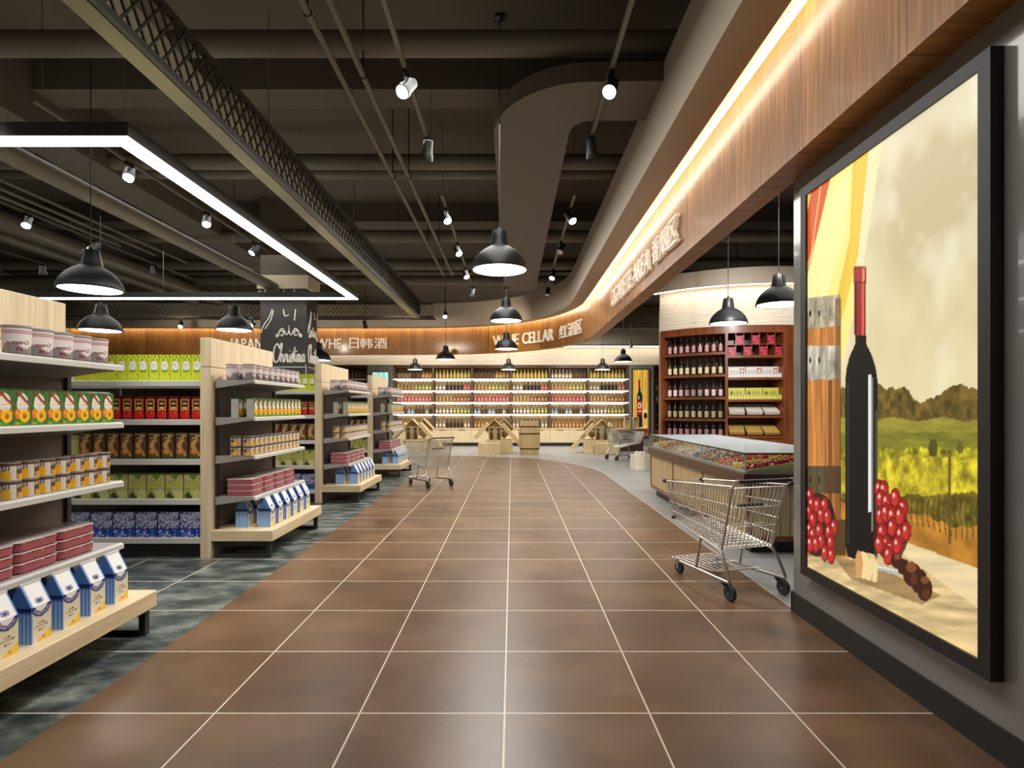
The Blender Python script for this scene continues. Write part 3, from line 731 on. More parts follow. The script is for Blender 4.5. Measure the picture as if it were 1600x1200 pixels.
    c.poly([(1371,883),(1400,890),(1413,893),(1412,899),(1398,898),(1371,890)], (176,172,166)); c.poly([(1371,884),(1412,894),(1411,895),(1371,886)], (240,238,234))
    for x, y, rx, ry in ((1401,876,9,12),(1412,886,10,13),(1425,897,14,19),(1436,908,13,20),(1445,921,12,19)):
        c.ell(x,y,rx,ry,(62,30,16)); 
    for x, y, rx, ry in ((1402,870,5,5),(1424,886,8,9),(1446,906,7,6)): c.ell(x,y,rx,ry,(146,86,46),0.75)
    for x, y, rx, ry in ((1447,928,6,9),(1428,905,6,9)): c.ell(x,y,rx,ry,(120,64,34),0.5)
    return c.c
MB().grid((-0.04,py1,pz0), (0,py0-py1,0), (0,0,pz1-pz0), 260, 420, poster_col).build('poster', M['poster'], o)

# ------------------------------------------------------------------ gondolas
GY = [2.21, 5.30, 8.38, 11.43]; GX = -2.86
GN = ['nearest','second','third','farthest']
GL = ['pale wood end gondola nearest at the left edge','pale wood end gondola second from the camera in the left row','pale wood end gondola third from the camera in the left row','pale wood end gondola farthest along the left row']
SHZ = [1.66,1.31,0.95,0.566]; RUNZ = [1.65,1.29,0.92,0.55,0.19]
def make_gondola():
    g = thing('shelf_gondola', GL[0], 'shelving', (GX,GY[0],0), 0, 'wood ended gondolas along the left side')
    e = MB(); e.bbox(-0.03,0.07,0,1.37,0,1.775,0.004).bbox(-0.03,0.07,0,1.37,1.78,2.05,0.004); e.build('end_panel', M['palev'], g)
    MB().box(0.07,0.085,0.07,1.36,0.27,1.60).build('back_plate', M['plate'], g)
    for y in (0.06,1.33): MB().box(0.085,0.11,y,y+0.03,0.262,1.62).build('upright', M['char'], g)
    for z in SHZ:
        s = MB().prism([(0.086,z),(0.445,z),(0.445,z-0.028),(0.40,z-0.032),(0.086,z-0.078)], 'y', 0.045, 1.325).build('shelf', M['steel'], g)
        MB().prism([(0.445,z+0.002),(0.463,z-0.008),(0.463,z-0.034),(0.445,z-0.03)], 'y', 0.045, 1.325).build('price_rail', M['rail'], s)
    MB().bbox(0.07,0.64,0.0,1.37,0.16,0.262,0.005).build('deck', M['pale'], g)
    for y in (0.03,1.30):
        f = MB(); f.box(0.09,0.13,y,y+0.04,0,0.16).box(0.57,0.61,y,y+0.04,0,0.16).box(0.13,0.57,y,y+0.04,0.115,0.16).box(0.13,0.57,y,y+0.04,0,0.035); f.build('leg', M['char'], g)
    MB().box(0.10,0.13,0.07,1.30,0.0,0.16).build('kick_board', M['char'], g)
    # long run behind the end panel: two shelf bays each side of a centre board
    MB().box(-2.15,-0.03,0.665,0.705,0.0,1.60).build('centre_board', M['plate'], g)
    for sgn in (0, 1):
        for z in RUNZ:
            for x0, x1 in ((-1.215,-0.031),(-2.15,-1.225)):
                y0, y1 = (0.03,0.664) if sgn == 0 else (0.706,1.34)
                s = MB().box(x0,x1,y0,y1,z-0.035,z).build('shelf', M['rail'], g)
                yf = (0.005,0.03) if sgn == 0 else (1.34,1.365)
                MB().prism([(yf[0],z-0.05),(yf[1],z-0.05),(yf[1],z+0.002),(yf[0],z-0.004)], 'x', x0, x1).build('price_rail', M['rail'], s)
        yk = 0.08 if sgn == 0 else 1.27
        MB().box(-2.15,-0.03,yk,yk+0.02,0,0.15).build('kick_board', M['char'], g)
    return g
gond = make_gondola()
for i, y in enumerate(GY): place(gond, (GX,y,0), 0, GL[i])

# --- printed goods
def prn_peach(U, V):
    c = Canvas(U, V, (40,84,26)); n = fbm(U*9,V*16,2)
    c.put(np.ones(len(U)), np.array((60,120,36))*(0.4+n[:,None]))
    c.ell(0.5,0.62,0.36,0.30,(238,232,218)); c.put((np.abs(V-0.86+0.5*(U-0.4))<0.055)&(U>0.12)&(U<0.85),(158,52,34)); c.put((np.abs(V-0.79+0.5*(U-0.45))<0.02)&(U>0.3)&(U<0.9),(200,90,60))
    for k in range(3): c.put((np.abs(V-0.6+0.05*k)<0.008)&(U>0.3)&(U<0.7),(150,150,150),0.6)
    c.ell(0.2,0.34,0.22,0.14,(236,120,24)); c.ell(0.16,0.37,0.1,0.06,(248,168,60)); c.ell(0.82,0.4,0.16,0.08,(214,110,30))
    c.ell(0.62,0.28,0.34,0.18,(250,206,30)); c.ell(0.62,0.28,0.27,0.14,(252,190,20)); c.ell(0.62,0.28,0.12,0.075,(176,92,24)); c.ell(0.6,0.3,0.06,0.03,(206,130,50))
    c.put(V < 0.16-0.12*U, (70,160,60)); c.put((V < 0.10)&(U<0.3), (190,170,40)); c.put(V < 0.03, (50,90,40))
    return c.c
def prn_tomato(U, V):
    c = Canvas(U, V, (120,24,16)); n = fbm(U*8,V*10,4)
    c.put(np.ones(len(U)), np.array((150,30,20))*(0.5+n[:,None]))
    c.rect(0.12,0.88,0.42,0.92,(214,170,70)); c.rect(0.17,0.83,0.46,0.89,(150,104,36)); c.rect(0.22,0.78,0.6,0.86,(40,30,18)); c.rect(0.3,0.7,0.7,0.75,(206,178,100)); c.rect(0.28,0.72,0.5,0.56,(230,196,120))
    c.ell(0.3,0.26,0.26,0.16,(200,26,20)); c.ell(0.7,0.24,0.26,0.16,(214,36,26)); c.ell(0.5,0.32,0.2,0.12,(190,22,18)); c.ell(0.62,0.30,0.06,0.03,(246,140,120)); c.put(V>0.95,(70,14,10))
    return c.c
def prn_chips(U, V):
    c = Canvas(U, V, (92,58,30)); n = fbm(U*6,V*9,6)
    c.put(np.ones(len(U)), np.array((104,64,32))*(0.45+n[:,None]))
    c.put(np.abs(U-0.5-0.18*np.sin(V*9))<0.20, (196,154,88)); c.put((V>0.76)&(V<0.86)&(U>0.12)&(U<0.88), (56,34,22)); c.put((V>0.785)&(V<0.835)&(U>0.2)&(U<0.8)&(np.sin(U*40)>-0.4), (232,214,170))
    c.ell(0.45,0.28,0.36,0.11,(190,118,58)); c.ell(0.4,0.3,0.2,0.05,(220,154,90)); c.put(V<0.16+0.05*np.sin(U*14), (74,82,38)); c.put(V>0.93,(120,100,60))
    return c.c
def prn_cheese(U, V):
    c = Canvas(U, V, (180,182,104)); n = fbm(U*5,V*6,8)
    c.put(np.ones(len(U)), np.array((192,190,116))*(0.6+0.7*n[:,None]))
    c.poly([(0.1,0.42),(0.86,0.5),(0.82,0.72),(0.16,0.62)], (196,186,60)); c.poly([(0.16,0.46),(0.80,0.53),(0.77,0.67),(0.2,0.58)], (170,176,74))
    c.poly([(0.3,0.88),(0.55,0.72),(0.8,0.95),(0.6,1.0),(0.4,1.0)], (96,128,34)); c.ell(0.28,0.12,0.24,0.12,(60,66,34)); c.ell(0.68,0.2,0.34,0.16,(206,206,140),0.7); c.put(V>0.94,(84,92,50))
    return c.c
def prn_berry(U, V):
    c = Canvas(U, V, (40,60,130)); rs = random.Random(3)
    c.put(np.ones(len(U)),(34,40,80))
    for k in range(150):
        x, y = rs.random(), 0.3+0.7*rs.random(); v = rs.random(); c.ell(x,y,0.045,0.045,(150+60*v,156+50*v,190+40*v)); c.ell(x+.008,y-.01,0.022,0.022,(90,100,150))
    c.put(V<0.34+0.06*np.sin(U*9), np.array((30,64,160))*(0.7+0.6*fbm(U*7,V*9,3)[:,None])); c.put((V<0.28)&(fbm(U*9,V*20,31)>0.63), (190,206,236))
    return c.c
def prn_lime(U, V):
    c = Canvas(U, V, (206,220,40)); n = fbm(U*9,V*18,12)
    c.put(np.ones(len(U)), np.array((232,240,54))*(0.68+0.5*n[:,None])); c.put((V>0.78)&(fbm(U*7,V*14,13)<0.44), (96,140,30)); 
    rs = random.Random(9)
    for k in range(26): c.ell(rs.random(),0.32*rs.random(),0.1,0.045,(190+40*rs.random(),206+30*rs.random(),60))
    c.ell(0.5,0.58,0.37,0.20,(120,150,40)); c.ell(0.5,0.58,0.34,0.18,(244,244,236)); c.ell(0.48,0.59,0.15,0.07,(206,210,200)); c.ell(0.52,0.58,0.07,0.035,(244,244,238)); c.put((np.abs(V-0.36)<0.03)&(np.abs(U-0.5)<0.3),(70,140,50))
    return c.c
def printed_box(name, cat, w, d, h, front, side, nu=14, nv=24, top=None, mat_=None):
    r = thing(name, 'x', cat)
    b = MB(); b.box(-w/2,w/2,-d/2,d/2,0,h, col=side); b.build('carton', M['paint'], r)
    MB().grid((-w/2,-d/2-0.0008,0.0), (w,0,0), (0,0,h), nu, nv, front).build('printed_front', M['paint'], r)
    return r
def simple_box(name, cat, w, d, h, front, side, nu=12, nv=20, topf=0.0):
    """single mesh; printed front, plain sides, optional folded top"""
    b = MB(); b.box(-w/2,w/2,-d/2+0.0008,d/2,0,h, col=side)
    b.grid((-w/2,-d/2,0.0), (w,0,0), (0,0,h), nu, nv, front)
    if topf: b.prism([(-d*0.42,h),(d*0.42,h),(0.004,h+topf),(-0.004,h+topf)], 'x', -w/2+0.003, w/2-0.003, col=side)
    o = b.build(name, M['paint']); o['category'] = cat; return o

# cream cup
def make_cup():
    r = thing('cream_cup', 'x', 'cup')
    def cf(U, V):
        c = Canvas(U, V, (236,228,226)); a = U*2*PI
        wob = 0.36+0.13*np.cos(a*3+0.6)+0.03*np.cos(a*7)
        c.put(V < wob, (150,140,140)); c.put(V < 0.10, (128,118,118))
        for z in (0.79,0.87): c.put(np.abs(V-z) < 0.022, (172,50,66))
        c.put(V > 0.95, (206,196,194)); return c.c
    prof = [(0.055,0.0)] + [(0.056+0.006*t, 0.003+0.137*t) for t in np.linspace(0,1,30)]
    MB().lathe(prof, 40, colf=cf).build('cup', M['pgloss'], r)
    MB().lathe([(0.0635,0.138),(0.0645,0.142),(0.0635,0.149),(0.058,0.151),(0.02,0.1505)], 32).build('lid', M['steel'], r)
    for tx, sz, zz in (('Cream',0.027,0.056),('18%',0.027,0.022)):
        t = text_mb(tx, sz, 0.0, 0.0, 'CENTER', 0.0004)
        nv = []
        for x, y, z in t.v:
            zc = zz + y; rad = 0.0560+0.006*(zc-0.003)/0.137 + 0.0007
            a = -PI/2 - x/rad            # reads reversed, as on the shelf
            nv.append((rad*math.cos(a), rad*math.sin(a), zc))
        MB().add(nv, t.f, 0, (128,24,40)).build('lettering', M['paint'], r)
    return r
cup = make_cup()
def make_peach():
    r = thing('juice_carton', 'x', 'carton')
    b = MB(); b.box(-0.046,0.046,-0.035,0.036,0,0.172, col=(178,176,164)); b.prism([(-0.034,0.172),(0.036,0.172),(0.004,0.184),(-0.002,0.184)], 'x', -0.045, 0.045, col=(50,80,36)); b.build('carton', M['paint'], r)
    MB().grid((-0.046,-0.0362,0), (0.092,0,0), (0,0,0.174), 26, 48, prn_peach).build('printed_front', M['paint'], r)
    return r
peach = make_peach()
def make_can():
    r = thing('food_can', 'x', 'can')
    def cf(U, V):
        c = Canvas(U, V, (226,218,206)); a = (U*3) % 1.0
        dr = 0.42+0.22*np.sin(a*26)+0.12*np.sin(a*57+1)
        c.put((V > dr)&(np.abs(a-0.5)<0.36), (64,40,22)); c.put((V>0.85),(84,62,46)); c.put((np.abs((a*11)%1-0.5)<0.2)&(V>0.62)&(V<0.86),(230,222,212))
        c.put((V<0.42)&(np.abs(a-0.55)<0.36)&(np.sin(a*60)>-0.55), (236,186,60)); c.put(((a-0.74)/0.2)**2+((V-0.32)/0.3)**2<1, (240,186,40)); c.put(((a-0.36)/0.14)**2+((V-0.22)/0.2)**2<1, (214,150,40)); c.put(((a-0.3)/0.13)**2+((V-0.55)/0.14)**2<1,(96,70,30))
        c.put(V<0.04,(196,190,184)); return c.c
    prof = [(0.046,0.0),(0.049,0.003)] + [(0.049,0.003+0.082*t) for t in np.linspace(0,1,20)] + [(0.0465,0.0885)]
    MB().lathe(prof, 54, colf=cf).build('body', M['paint'], r)
    MB().lathe([(0.0465,0.086),(0.049,0.089),(0.047,0.0905),(0.044,0.087),(0.01,0.087)], 24).build('lid', M['steel'], r)
    return r
can = make_can()
def make_tray():
    r = thing('meat_tray', 'x', 'tray')
    w, d = 0.262, 0.25
    b = MB(); prof = [(0,0.0,0.86),(0,0.048,1.0)]
    def ring(s, z, q=0.03):
        pts = []
        for cx, cy, a0 in ((1,1,0),(-1,1,90),(-1,-1,180),(1,-1,270)):
            for k in range(5):
                a = R(a0+k*22.5); pts.append((cx*(w/2*s-q)+q*math.cos(a), cy*(d/2*s-q)+q*math.sin(a), z))
        return pts
    rings = [ring(0.9,0.0),ring(0.97,0.008),ring(0.985,0.044),ring(1.0,0.046),ring(1.0,0.050)]
    n = 20; vs = [p for rr in rings for p in rr]; fs = [(i*n+k,i*n+(k+1)%n,(i+1)*n+(k+1)%n,(i+1)*n+k) for i in range(4) for k in range(n)] + [tuple(range(n))[::-1]]
    b.add(vs, fs, 0, (172,90,97)); b.build('tray', M['pgloss'], r)
    l = MB(); t0 = ring(1.0,0.050); t1 = ring(0.97,0.0535); l.add(t0+t1, [(k,(k+1)%n,n+(k+1)%n,n+k) for k in range(n)]+[tuple(range(n,2*n))], 0, (198,188,184)); l.build('film_lid', M['pgloss'], r)
    m = MB(); rs = random.Random(2)
    for k in range(9): m.ball((-0.10+0.2*rs.random(), -d/2+0.004, 0.045), 0.010, seg=6, rings=4, col=random.choice([(150,20,24),(226,214,206),(170,40,40)]), sc=(2.0,0.4,0.5))
    m.build('contents', M['pgloss'], r)
    return r
tray = make_tray()
def make_milk():
    r = thing('milk_carton', 'x', 'carton')
    w, d, h, t = 0.118, 0.115, 0.175, 0.10
    def blue(U, V):
        c = Canvas(U, V, (122,166,224)); s = np.sin(U*38); c.put(s > 0.35, (182,212,244)); c.put(s < -0.75, (94,140,210)); c.put((V>0.86), (28,42,110)); return c.c
    def gable(U, V):
        c = Canvas(U, V, (86,128,192)); c.put(np.sin(U*38) > 0.35, (122,162,214)); return c.c
    def front(U, V):
        c = Canvas(U, V, (232,222,196)); rr = np.hypot((U-0.5)*1.0, (V-1.05)*1.45)
        c.put(U<0.06,(110,152,210)); c.put(rr<0.53,(30,44,116)); c.put(rr<0.32,(244,244,244))
        c.put((V<0.28)&(U>0.3)&(V<0.06+0.35*(U-0.3)), (236,196,70)); c.ell(0.8,0.16,0.12,0.07,(240,210,90)); c.ell(0.62,0.10,0.05,0.03,(196,60,40))
        for k, (v, a, b2) in enumerate(((0.52,0.3,0.66),(0.42,0.18,0.8),(0.32,0.34,0.7))):
            c.put((np.abs(V-v)<0.03)&(U>a)&(U<b2)&(np.sin(U*70+k)>-0.3), (96,84,70), 0.85)
        return c.c
    def ftop(U, V):
        c = Canvas(U, V, (246,246,246)); c.put(U<0.1,(110,152,210)); c.put(U>0.92,(110,152,210)); c.ell(0.5,0.22,0.2,0.13,(30,44,120)); c.ell(0.5,0.22,0.16,0.10,(236,236,240)); c.ell(0.5,0.22,0.13,0.075,(40,54,130)); return c.c
    b = MB()
    b.grid((-w/2,-d/2,0),(w,0,0),(0,0,h),24,36,front); b.grid((-w/2,d/2,0),(0,-d,0),(0,0,h),40,10,blue); b.grid((w/2,-d/2,0),(0,d,0),(0,0,h),40,10,blue)
    b.add([(-w/2,d/2,0),(w/2,d/2,0),(w/2,d/2,h),(-w/2,d/2,h)],[(1,0,3,2)],0,(120,112,100)); b.build('carton', M['paint'], r)
    g = MB(); g.grid((-w/2,-d/2,h),(w,0,0),(0,d/2-0.006,t),34,34,ftop)
    g.add([(-w/2,d/2,h),(w/2,d/2,h),(w/2,0.006,h+t),(-w/2,0.006,h+t)],[(1,0,3,2)],0,(118,106,90))
    for s in (-1,1): g.add([(s*w/2,-d/2,h),(s*w/2,d/2,h),(s*w/2,0.006,h+t),(s*w/2,-0.006,h+t)],[(0,1,2,3) if s>0 else (3,2,1,0)],0,(92,136,200))
    g.build('gable_top', M['paint'], r)
    MB().box(-w/2,w/2,-0.006,0.006,h+t-0.001,h+t+0.012, col=(226,226,226)).build('top_seal', M['paint'], r)
    tx = text_mb('HAVEN BREAD', 0.0165, 0.0, 0.0, 'CENTER', 0.0); nv = []
    for x, y, z in tx.v:
        rad = 0.34*w + y*1.0; a = -PI/2 + x/(0.42*w)
        px = rad*math.cos(a); pz = h*1.05 - 0.0*h + rad*math.sin(a)*(h*0+1)*1.0
        rad2 = 0.465*w - y; px = -rad2*math.cos(a); pz = 1.05*h + rad2*math.sin(a)
        nv.append((px, -d/2-0.0012, pz))
    MB().add(nv, tx.f, 0, (236,238,246)).build('lettering', M['paint'], r)
    return r
milk = make_milk()

fx = GX + 0.445
def vis(x, y): return inframe(x, y, 10)
for gi, (y0, gn) in enumerate(zip(GY, GN)):
    near = gi > 0
    def rank(i, n): return (ORD[i] + ' ', 'from the near end') if near else (ORD[n-1-i] + ' ', 'from the far end')
    q = lambda lab: lab
    for i in range(9):
        y = y0+0.115+0.137*i; x = fx-0.072
        if vis(x, y): a, b = rank(i,9); place(cup, (x,y,SHZ[0]), R(58), f'{a}white cream cup {b}, top shelf of {gn} wood gondola', f'cream cups on the {gn} gondola')
    for k in range(2):
        if near: place(cup, (fx-0.225,y0+0.115+0.137*k,SHZ[0]), R(90), f'{ORD[k]} back row cream cup, top shelf of {gn} wood gondola', f'cream cups behind on the {gn} gondola')
    for i in range(12):
        y = y0+0.125+0.1*i; x = fx-0.045
        if vis(x, y): a, b = rank(i,12); place(peach, (x,y,SHZ[1]), R(90), f'{a}peach juice carton {b}, second shelf of {gn} wood gondola', f'peach juice cartons on the {gn} gondola')
    if near:
        for k in range(2): place(peach, (fx-0.19,y0+0.125+0.1*k,SHZ[1]), R(90), f'{ORD[k]} back row peach juice carton, second shelf of {gn} gondola', f'peach cartons behind on the {gn} gondola')
    for lv in range(2):
        for i in range(12):
            y = y0+0.085+0.104*i; x = fx-0.06
            if vis(x, y): a, b = rank(i,12); place(can, (x,y,SHZ[2]+0.0905*lv), R(90), f'{a}food can {b}, {("lower","upper")[lv]} layer, third shelf of {gn} gondola', f'food cans on the {gn} gondola')
        if near: place(can, (fx-0.18,y0+0.085,SHZ[2]+0.0905*lv), R(90), f'back row food can in {("lower","upper")[lv]} layer, third shelf of {gn} gondola', f'food cans behind on the {gn} gondola')
    for lv in range(3):
        for i in range(4):
            y = y0+0.215+0.27*i; x = fx-0.155
            if vis(x+0.1, y+0.1): a, b = rank(i,4); place(tray, (x,y,SHZ[3]+0.054*lv), R(90), f'red meat tray, {a}stack {b}, {("bottom","middle","top")[lv]} of stack, {gn} wood gondola', f'red meat trays on the {gn} gondola')
    for row in range(2):
        for i in range(6):
            y = y0+0.21+0.19*i - 0.02*row; x = fx+0.055-0.205*row
            if row == 1 and near and i > 2: continue
            if vis(x, y): a, b = rank(i,6); place(milk, (x,y,0.262), R(90), f'{a}blue milk carton {b}, {("front","back")[row]} row, deck of {gn} gondola', f'blue milk cartons on the {gn} gondola')

runs = [('lime_juice_carton','carton','lime juice carton',0.096,0.07,0.245,prn_lime,(190,204,60),0,0.1,(12,7,4)),
        ('tomato_juice_carton','carton','tomato juice carton',0.092,0.07,0.205,prn_tomato,(90,20,16),1,0.1075,(12,6,4)),
        ('chip_packet','packet','brown potato chip packet',0.112,0.08,0.24,prn_chips,(80,54,32),2,0.1285,(9,5,3)),
        ('cheese_box','box','pale green cheese box',0.165,0.1,0.235,prn_cheese,(110,112,60),3,0.173,(7,4,2)),
        ('blueberry_box','box','blue berry printed box',0.198,0.12,0.235,prn_berry,(44,62,120),4,0.2085,(6,3,2))]
SHN = ['top','second','third','fourth','bottom']
for nm, ct, ds, w, d, h, fn, side, sh, pitch, cnt in runs:
    pr = simple_box(nm, ct, w, d, h, fn, side, 22, 40, 0.012 if sh in (1,2) else 0.0)
    for gi, n in zip((1,2,3), cnt):
        for i in range(n):
            x = GX-0.031-pitch*(i+0.5) - 0.004; y = GY[gi]+0.045+d/2
            place(pr, (x,y,RUNZ[sh]), 0, f'{ORD[i]} {ds} from the wood post, {SHN[sh]} shelf behind {GN[gi]} gondola', f'{ds}s on the {GN[gi]} gondola run')
def prn_white(U, V):
    c = Canvas(U, V, (226,220,210)); c.ell(0.5,0.55,0.3,0.25,(190,60,60)); c.ell(0.5,0.55,0.2,0.15,(240,230,224)); c.put(U<0.12,(150,30,30)); return c.c
pr = simple_box('cereal_box','box',0.17,0.1,0.22,prn_white,(200,50,40)); place(pr,(-4.14,GY[1]+0.12,RUNZ[0]),0,'white and red box left of the lime cartons on the top shelf')
pr = simple_box('biscuit_box','box',0.16,0.08,0.22,lambda U,V: Canvas(U,V,(196,190,120)).c + 30*(fbm(U*5,V*6,3)[:,None]-0.5),(170,160,90)); place(pr,(-4.12,GY[1]+0.12,RUNZ[2]),0,'pale yellow box left of the chip packets on the third shelf')

# ------------------------------------------------------------------ chalkboard column
cx0, cx1, cy0, cy1 = -4.53, -3.70, 10.3, 10.85
col = thing('chalkboard_column', 'black square column chalked with Christma lettering behind gondolas', 'column', ((cx0+cx1)/2,(cy0+cy1)/2,0))
hx, hy = (cx1-cx0)/2, (cy1-cy0)/2
MB().box(-hx,hx,-hy,hy,0,3.54).build('shaft', M['board'], col)
MB().box(-hx-0.045,hx+0.045,-hy-0.04,hy+0.04,3.54,3.78).build('capital', M['cap'], col)
MB().box(-hx,hx,-hy,hy,3.78,ZC).build('upper_shaft', M['beam'], col)
STROKES = [[(1.1,1.7),(.95,2.1),(.6,2.2),(.2,1.7),(0,.8),(.15,.15),(.6,0),(1.0,.3)], [(1.0,.3),(1.3,1.2),(1.55,2.1),(1.45,2.3),(1.33,1.6),(1.28,0)],[(1.28,.4),(1.5,.95),(1.72,.8),(1.72,.2),(1.85,0),(2.08,.3)],
 [(2.08,.3),(2.2,1.0),(2.32,.85),(2.5,.9),(2.48,.2),(2.62,0),(2.8,.3)],[(2.8,.3),(2.92,.95),(2.88,.2),(3.0,0),(3.15,.3)],[(2.95,1.38),(3.0,1.45)],[(3.15,.3),(3.4,1.05),(3.46,.6),(3.48,.15),(3.3,0),(3.15,.1)],
 [(3.48,.1),(3.72,1.0),(3.88,1.9),(3.78,.6),(3.85,.1),(4.1,.3)],[(3.5,1.2),(3.9,1.35),(4.25,1.3)],[(4.1,.3),(4.2,.95),(4.2,0)],[(4.2,.6),(4.38,.95),(4.5,.8),(4.5,0)],[(4.5,.6),(4.68,.95),(4.8,.8),(4.8,.15),(4.9,0),(5.1,.4)],
 [(5.6,.85),(5.35,.95),(5.1,.5),(5.2,.05),(5.42,.15),(5.6,.85),(5.58,.2),(5.72,0)]]
def spiral(cx, cy, r0, r1, a0, a1, n=22): return [(cx+(r0+(r1-r0)*t)*math.cos(a0+(a1-a0)*t), cy+(r0+(r1-r0)*t)*math.sin(a0+(a1-a0)*t)) for t in np.linspace(0,1,n)]
ORN = []
for s in (-1,1):
    ORN.append([(s*x, y) for x, y in spiral(0.9,0.35,0.08,0.38,0,-3.6*PI/2*1.2)]); ORN.append([(s*x,y) for x,y in [(0.55,0.5),(0.75,0.85),(1.1,0.7),(1.35,0.3),(1.6,0.05)]]); ORN.append([(s*x,y) for x,y in spiral(1.45,0.18,0.03,0.16,0,4*PI/1.6)])
    ORN.append([(s*x,y) for x,y in [(0.5,0.65),(0.42,0.35),(0.2,0.3),(0.03,0.6),(0.0,1.2)]])
def strokes(lines, mp, r, nm):
    m = MB()
    for ln in lines:
        pts = catmull([(x,y,0) for x,y in ln], 4)
        m.tube([mp(p.x,p.y) for p in pts], r, 6)
    return m.build(nm, M['chalk'], col)
ff = lambda ox, oz, sx, sz: (lambda x, y: (ox+x*sx, -hy-0.004, oz+y*sz))
fs_ = lambda oy, oz, sx, sz: (lambda x, y: (hx+0.004, oy+x*sx, oz+y*sz))
strokes(STROKES, ff(-0.18,2.22,0.1,0.145), 0.014, 'chalk_lettering'); strokes(STROKES, fs_(-0.2,2.22,0.095,0.145), 0.014, 'chalk_lettering')
strokes(ORN, ff(0.10,2.66,0.145,0.19), 0.011, 'chalk_scroll'); strokes(ORN, fs_(0.05,2.66,0.13,0.19), 0.011, 'chalk_scroll')
DR = [[(0,0),(-.06,-.15),(-.16,-.3),(-.2,-.42)],[(.02,-.02),(-.03,-.2),(-.13,-.35)],[(.2,0),(.23,-.12),(.3,-.1)],[(.42,0),(.4,-.2)],[(-.25,.33),(-.15,.3),(-.12,.36)],[(.1,.36),(.14,.2)],[(.2,.36),(.24,.2)],[(.4,.36),(.38,.22)]]
strokes(DR, ff(-0.2,3.17,1,1), 0.010, 'chalk_drip'); strokes(DR[:4], fs_(-0.05,3.17,0.8,1), 0.010, 'chalk_drip')
strokes([[(0,0),(2.0,0.01),(5.6,0)],[(5.72,0.5),(5.76,-0.3),(5.8,-1.6)]], ff(-0.17,2.13,0.1,0.1), 0.007, 'chalk_line'); strokes([[(0,0),(2,0),(4.4,0)]], fs_(-0.2,2.13,0.1,0.1), 0.007, 'chalk_line')

# ------------------------------------------------------------------ back wall: header, shelving, base cabinets
struct(MB().box(XL,XR,21.45,YB-0.001,2.97,3.9).build('trim_11', M['header']))
struct(MB().box(XL,XR,20.75,YB-0.001,3.68,4.3).box(XL,XR,20.75,20.8,3.64,3.7).build('trim_12', M['bulk']))
tag(MB().box(XL,XR,21.15,21.30,3.655,3.678).build('cove_light', M['cove2']), 'warm light strip above the white header of the back wall', 'light')
bx0, bw, nb = -4.32, 1.425, 6
BF = 20.98
bz = [2.46,2.03,1.60,1.165,0.65]
unit = thing('wall_shelving', 'six bay lit bottle shelving along the back wall', 'shelving', (0,BF,0))
MB().box(bx0,bx0+bw*nb,0.43,0.46,0.65,2.97).build('back_board', M['shelfback'], unit)
MB().box(bx0-0.05,bx0+bw*nb+0.05,0.0,0.46,2.86,2.97).build('top_board', M['dk_wood'], unit)
for i in range(nb+1):
    x = bx0+bw*i; MB().box(x-0.035,x+0.035,0.02,0.43,0.65,2.86).build('upright', M['upright'], unit)
for z in bz[:4]:
    s = MB().box(bx0-0.04,bx0+bw*nb+0.04,0.012,0.43,z-0.045,z).build('shelf', M['rail'], unit)
    MB().box(bx0-0.04,bx0+bw*nb+0.04,0.0,0.012,z-0.045,z+0.002).build('light_strip', M['shelfled'], s)
    MB().box(bx0+0.02,bx0+bw*nb-0.02,0.36,0.385,z-0.058,z-0.046).build('light_tube', M['lens'], s)
for i in range(nb):
    c = thing('base_cabinet', f'{ORD[i]} pale base cabinet from the left under the back shelving', 'cabinet', (bx0+bw*i,BF,0), 0, 'base cabinets along the back wall')
    MB().box(0.0,bw,-0.12,0.46,0.12,0.61).build('carcass', M['cab'], c)
    MB().box(0.0,bw,-0.15,0.43,0.61,0.649).build('top', M['pale'], c)
    MB().box(0.0,bw,-0.06,0.46,0,0.12).build('kick_board', M['char'], c)
    for k in range(2):
        dr = MB().bbox(0.012+bw/2*k,bw/2-0.012+bw/2*k,-0.14,-0.121,0.135,0.60,0.004).build('door', M['cab'], c)
        MB().box(bw/4+bw/2*k-0.12,bw/4+bw/2*k+0.12,-0.15,-0.14,0.575,0.59).build('handle', M['upright'], dr)

BP = [(0.036,0.0),(0.038,0.01),(0.038,0.185),(0.034,0.205),(0.02,0.235),(0.0135,0.255),(0.0135,0.315),(0.0155,0.318),(0.0155,0.33),(0.012,0.332)]
def bottle_kind(name, glass, label, capc, prof=BP, lab=(0.06,0.15), mat_=None):
    b = MB(); b.lathe(prof, 14, col=glass)
    if label:
        r = max(p[0] for p in prof if lab[0]-0.05 <= p[1] <= lab[1]+0.05)+0.001; b.lathe([(r,lab[0]),(r,lab[1])], 14, col=label)
    zt = prof[-1][1]; b.lathe([(prof[-3][0]+0.002,zt-0.055),(prof[-2][0]+0.0015,zt+0.001),(0.004,zt+0.003)], 10, col=capc)
    o = b.build(name, mat_ or M['pgloss']); o['category'] = 'bottle'; return o
CAR = [(0.05,0.0),(0.062,0.02),(0.06,0.06),(0.035,0.11),(0.018,0.14),(0.016,0.24),(0.02,0.26),(0.014,0.262)]
GLS = [(0.03,0.0),(0.032,0.006),(0.008,0.014),(0.007,0.09),(0.026,0.11),(0.036,0.15),(0.034,0.20),(0.03,0.21)]
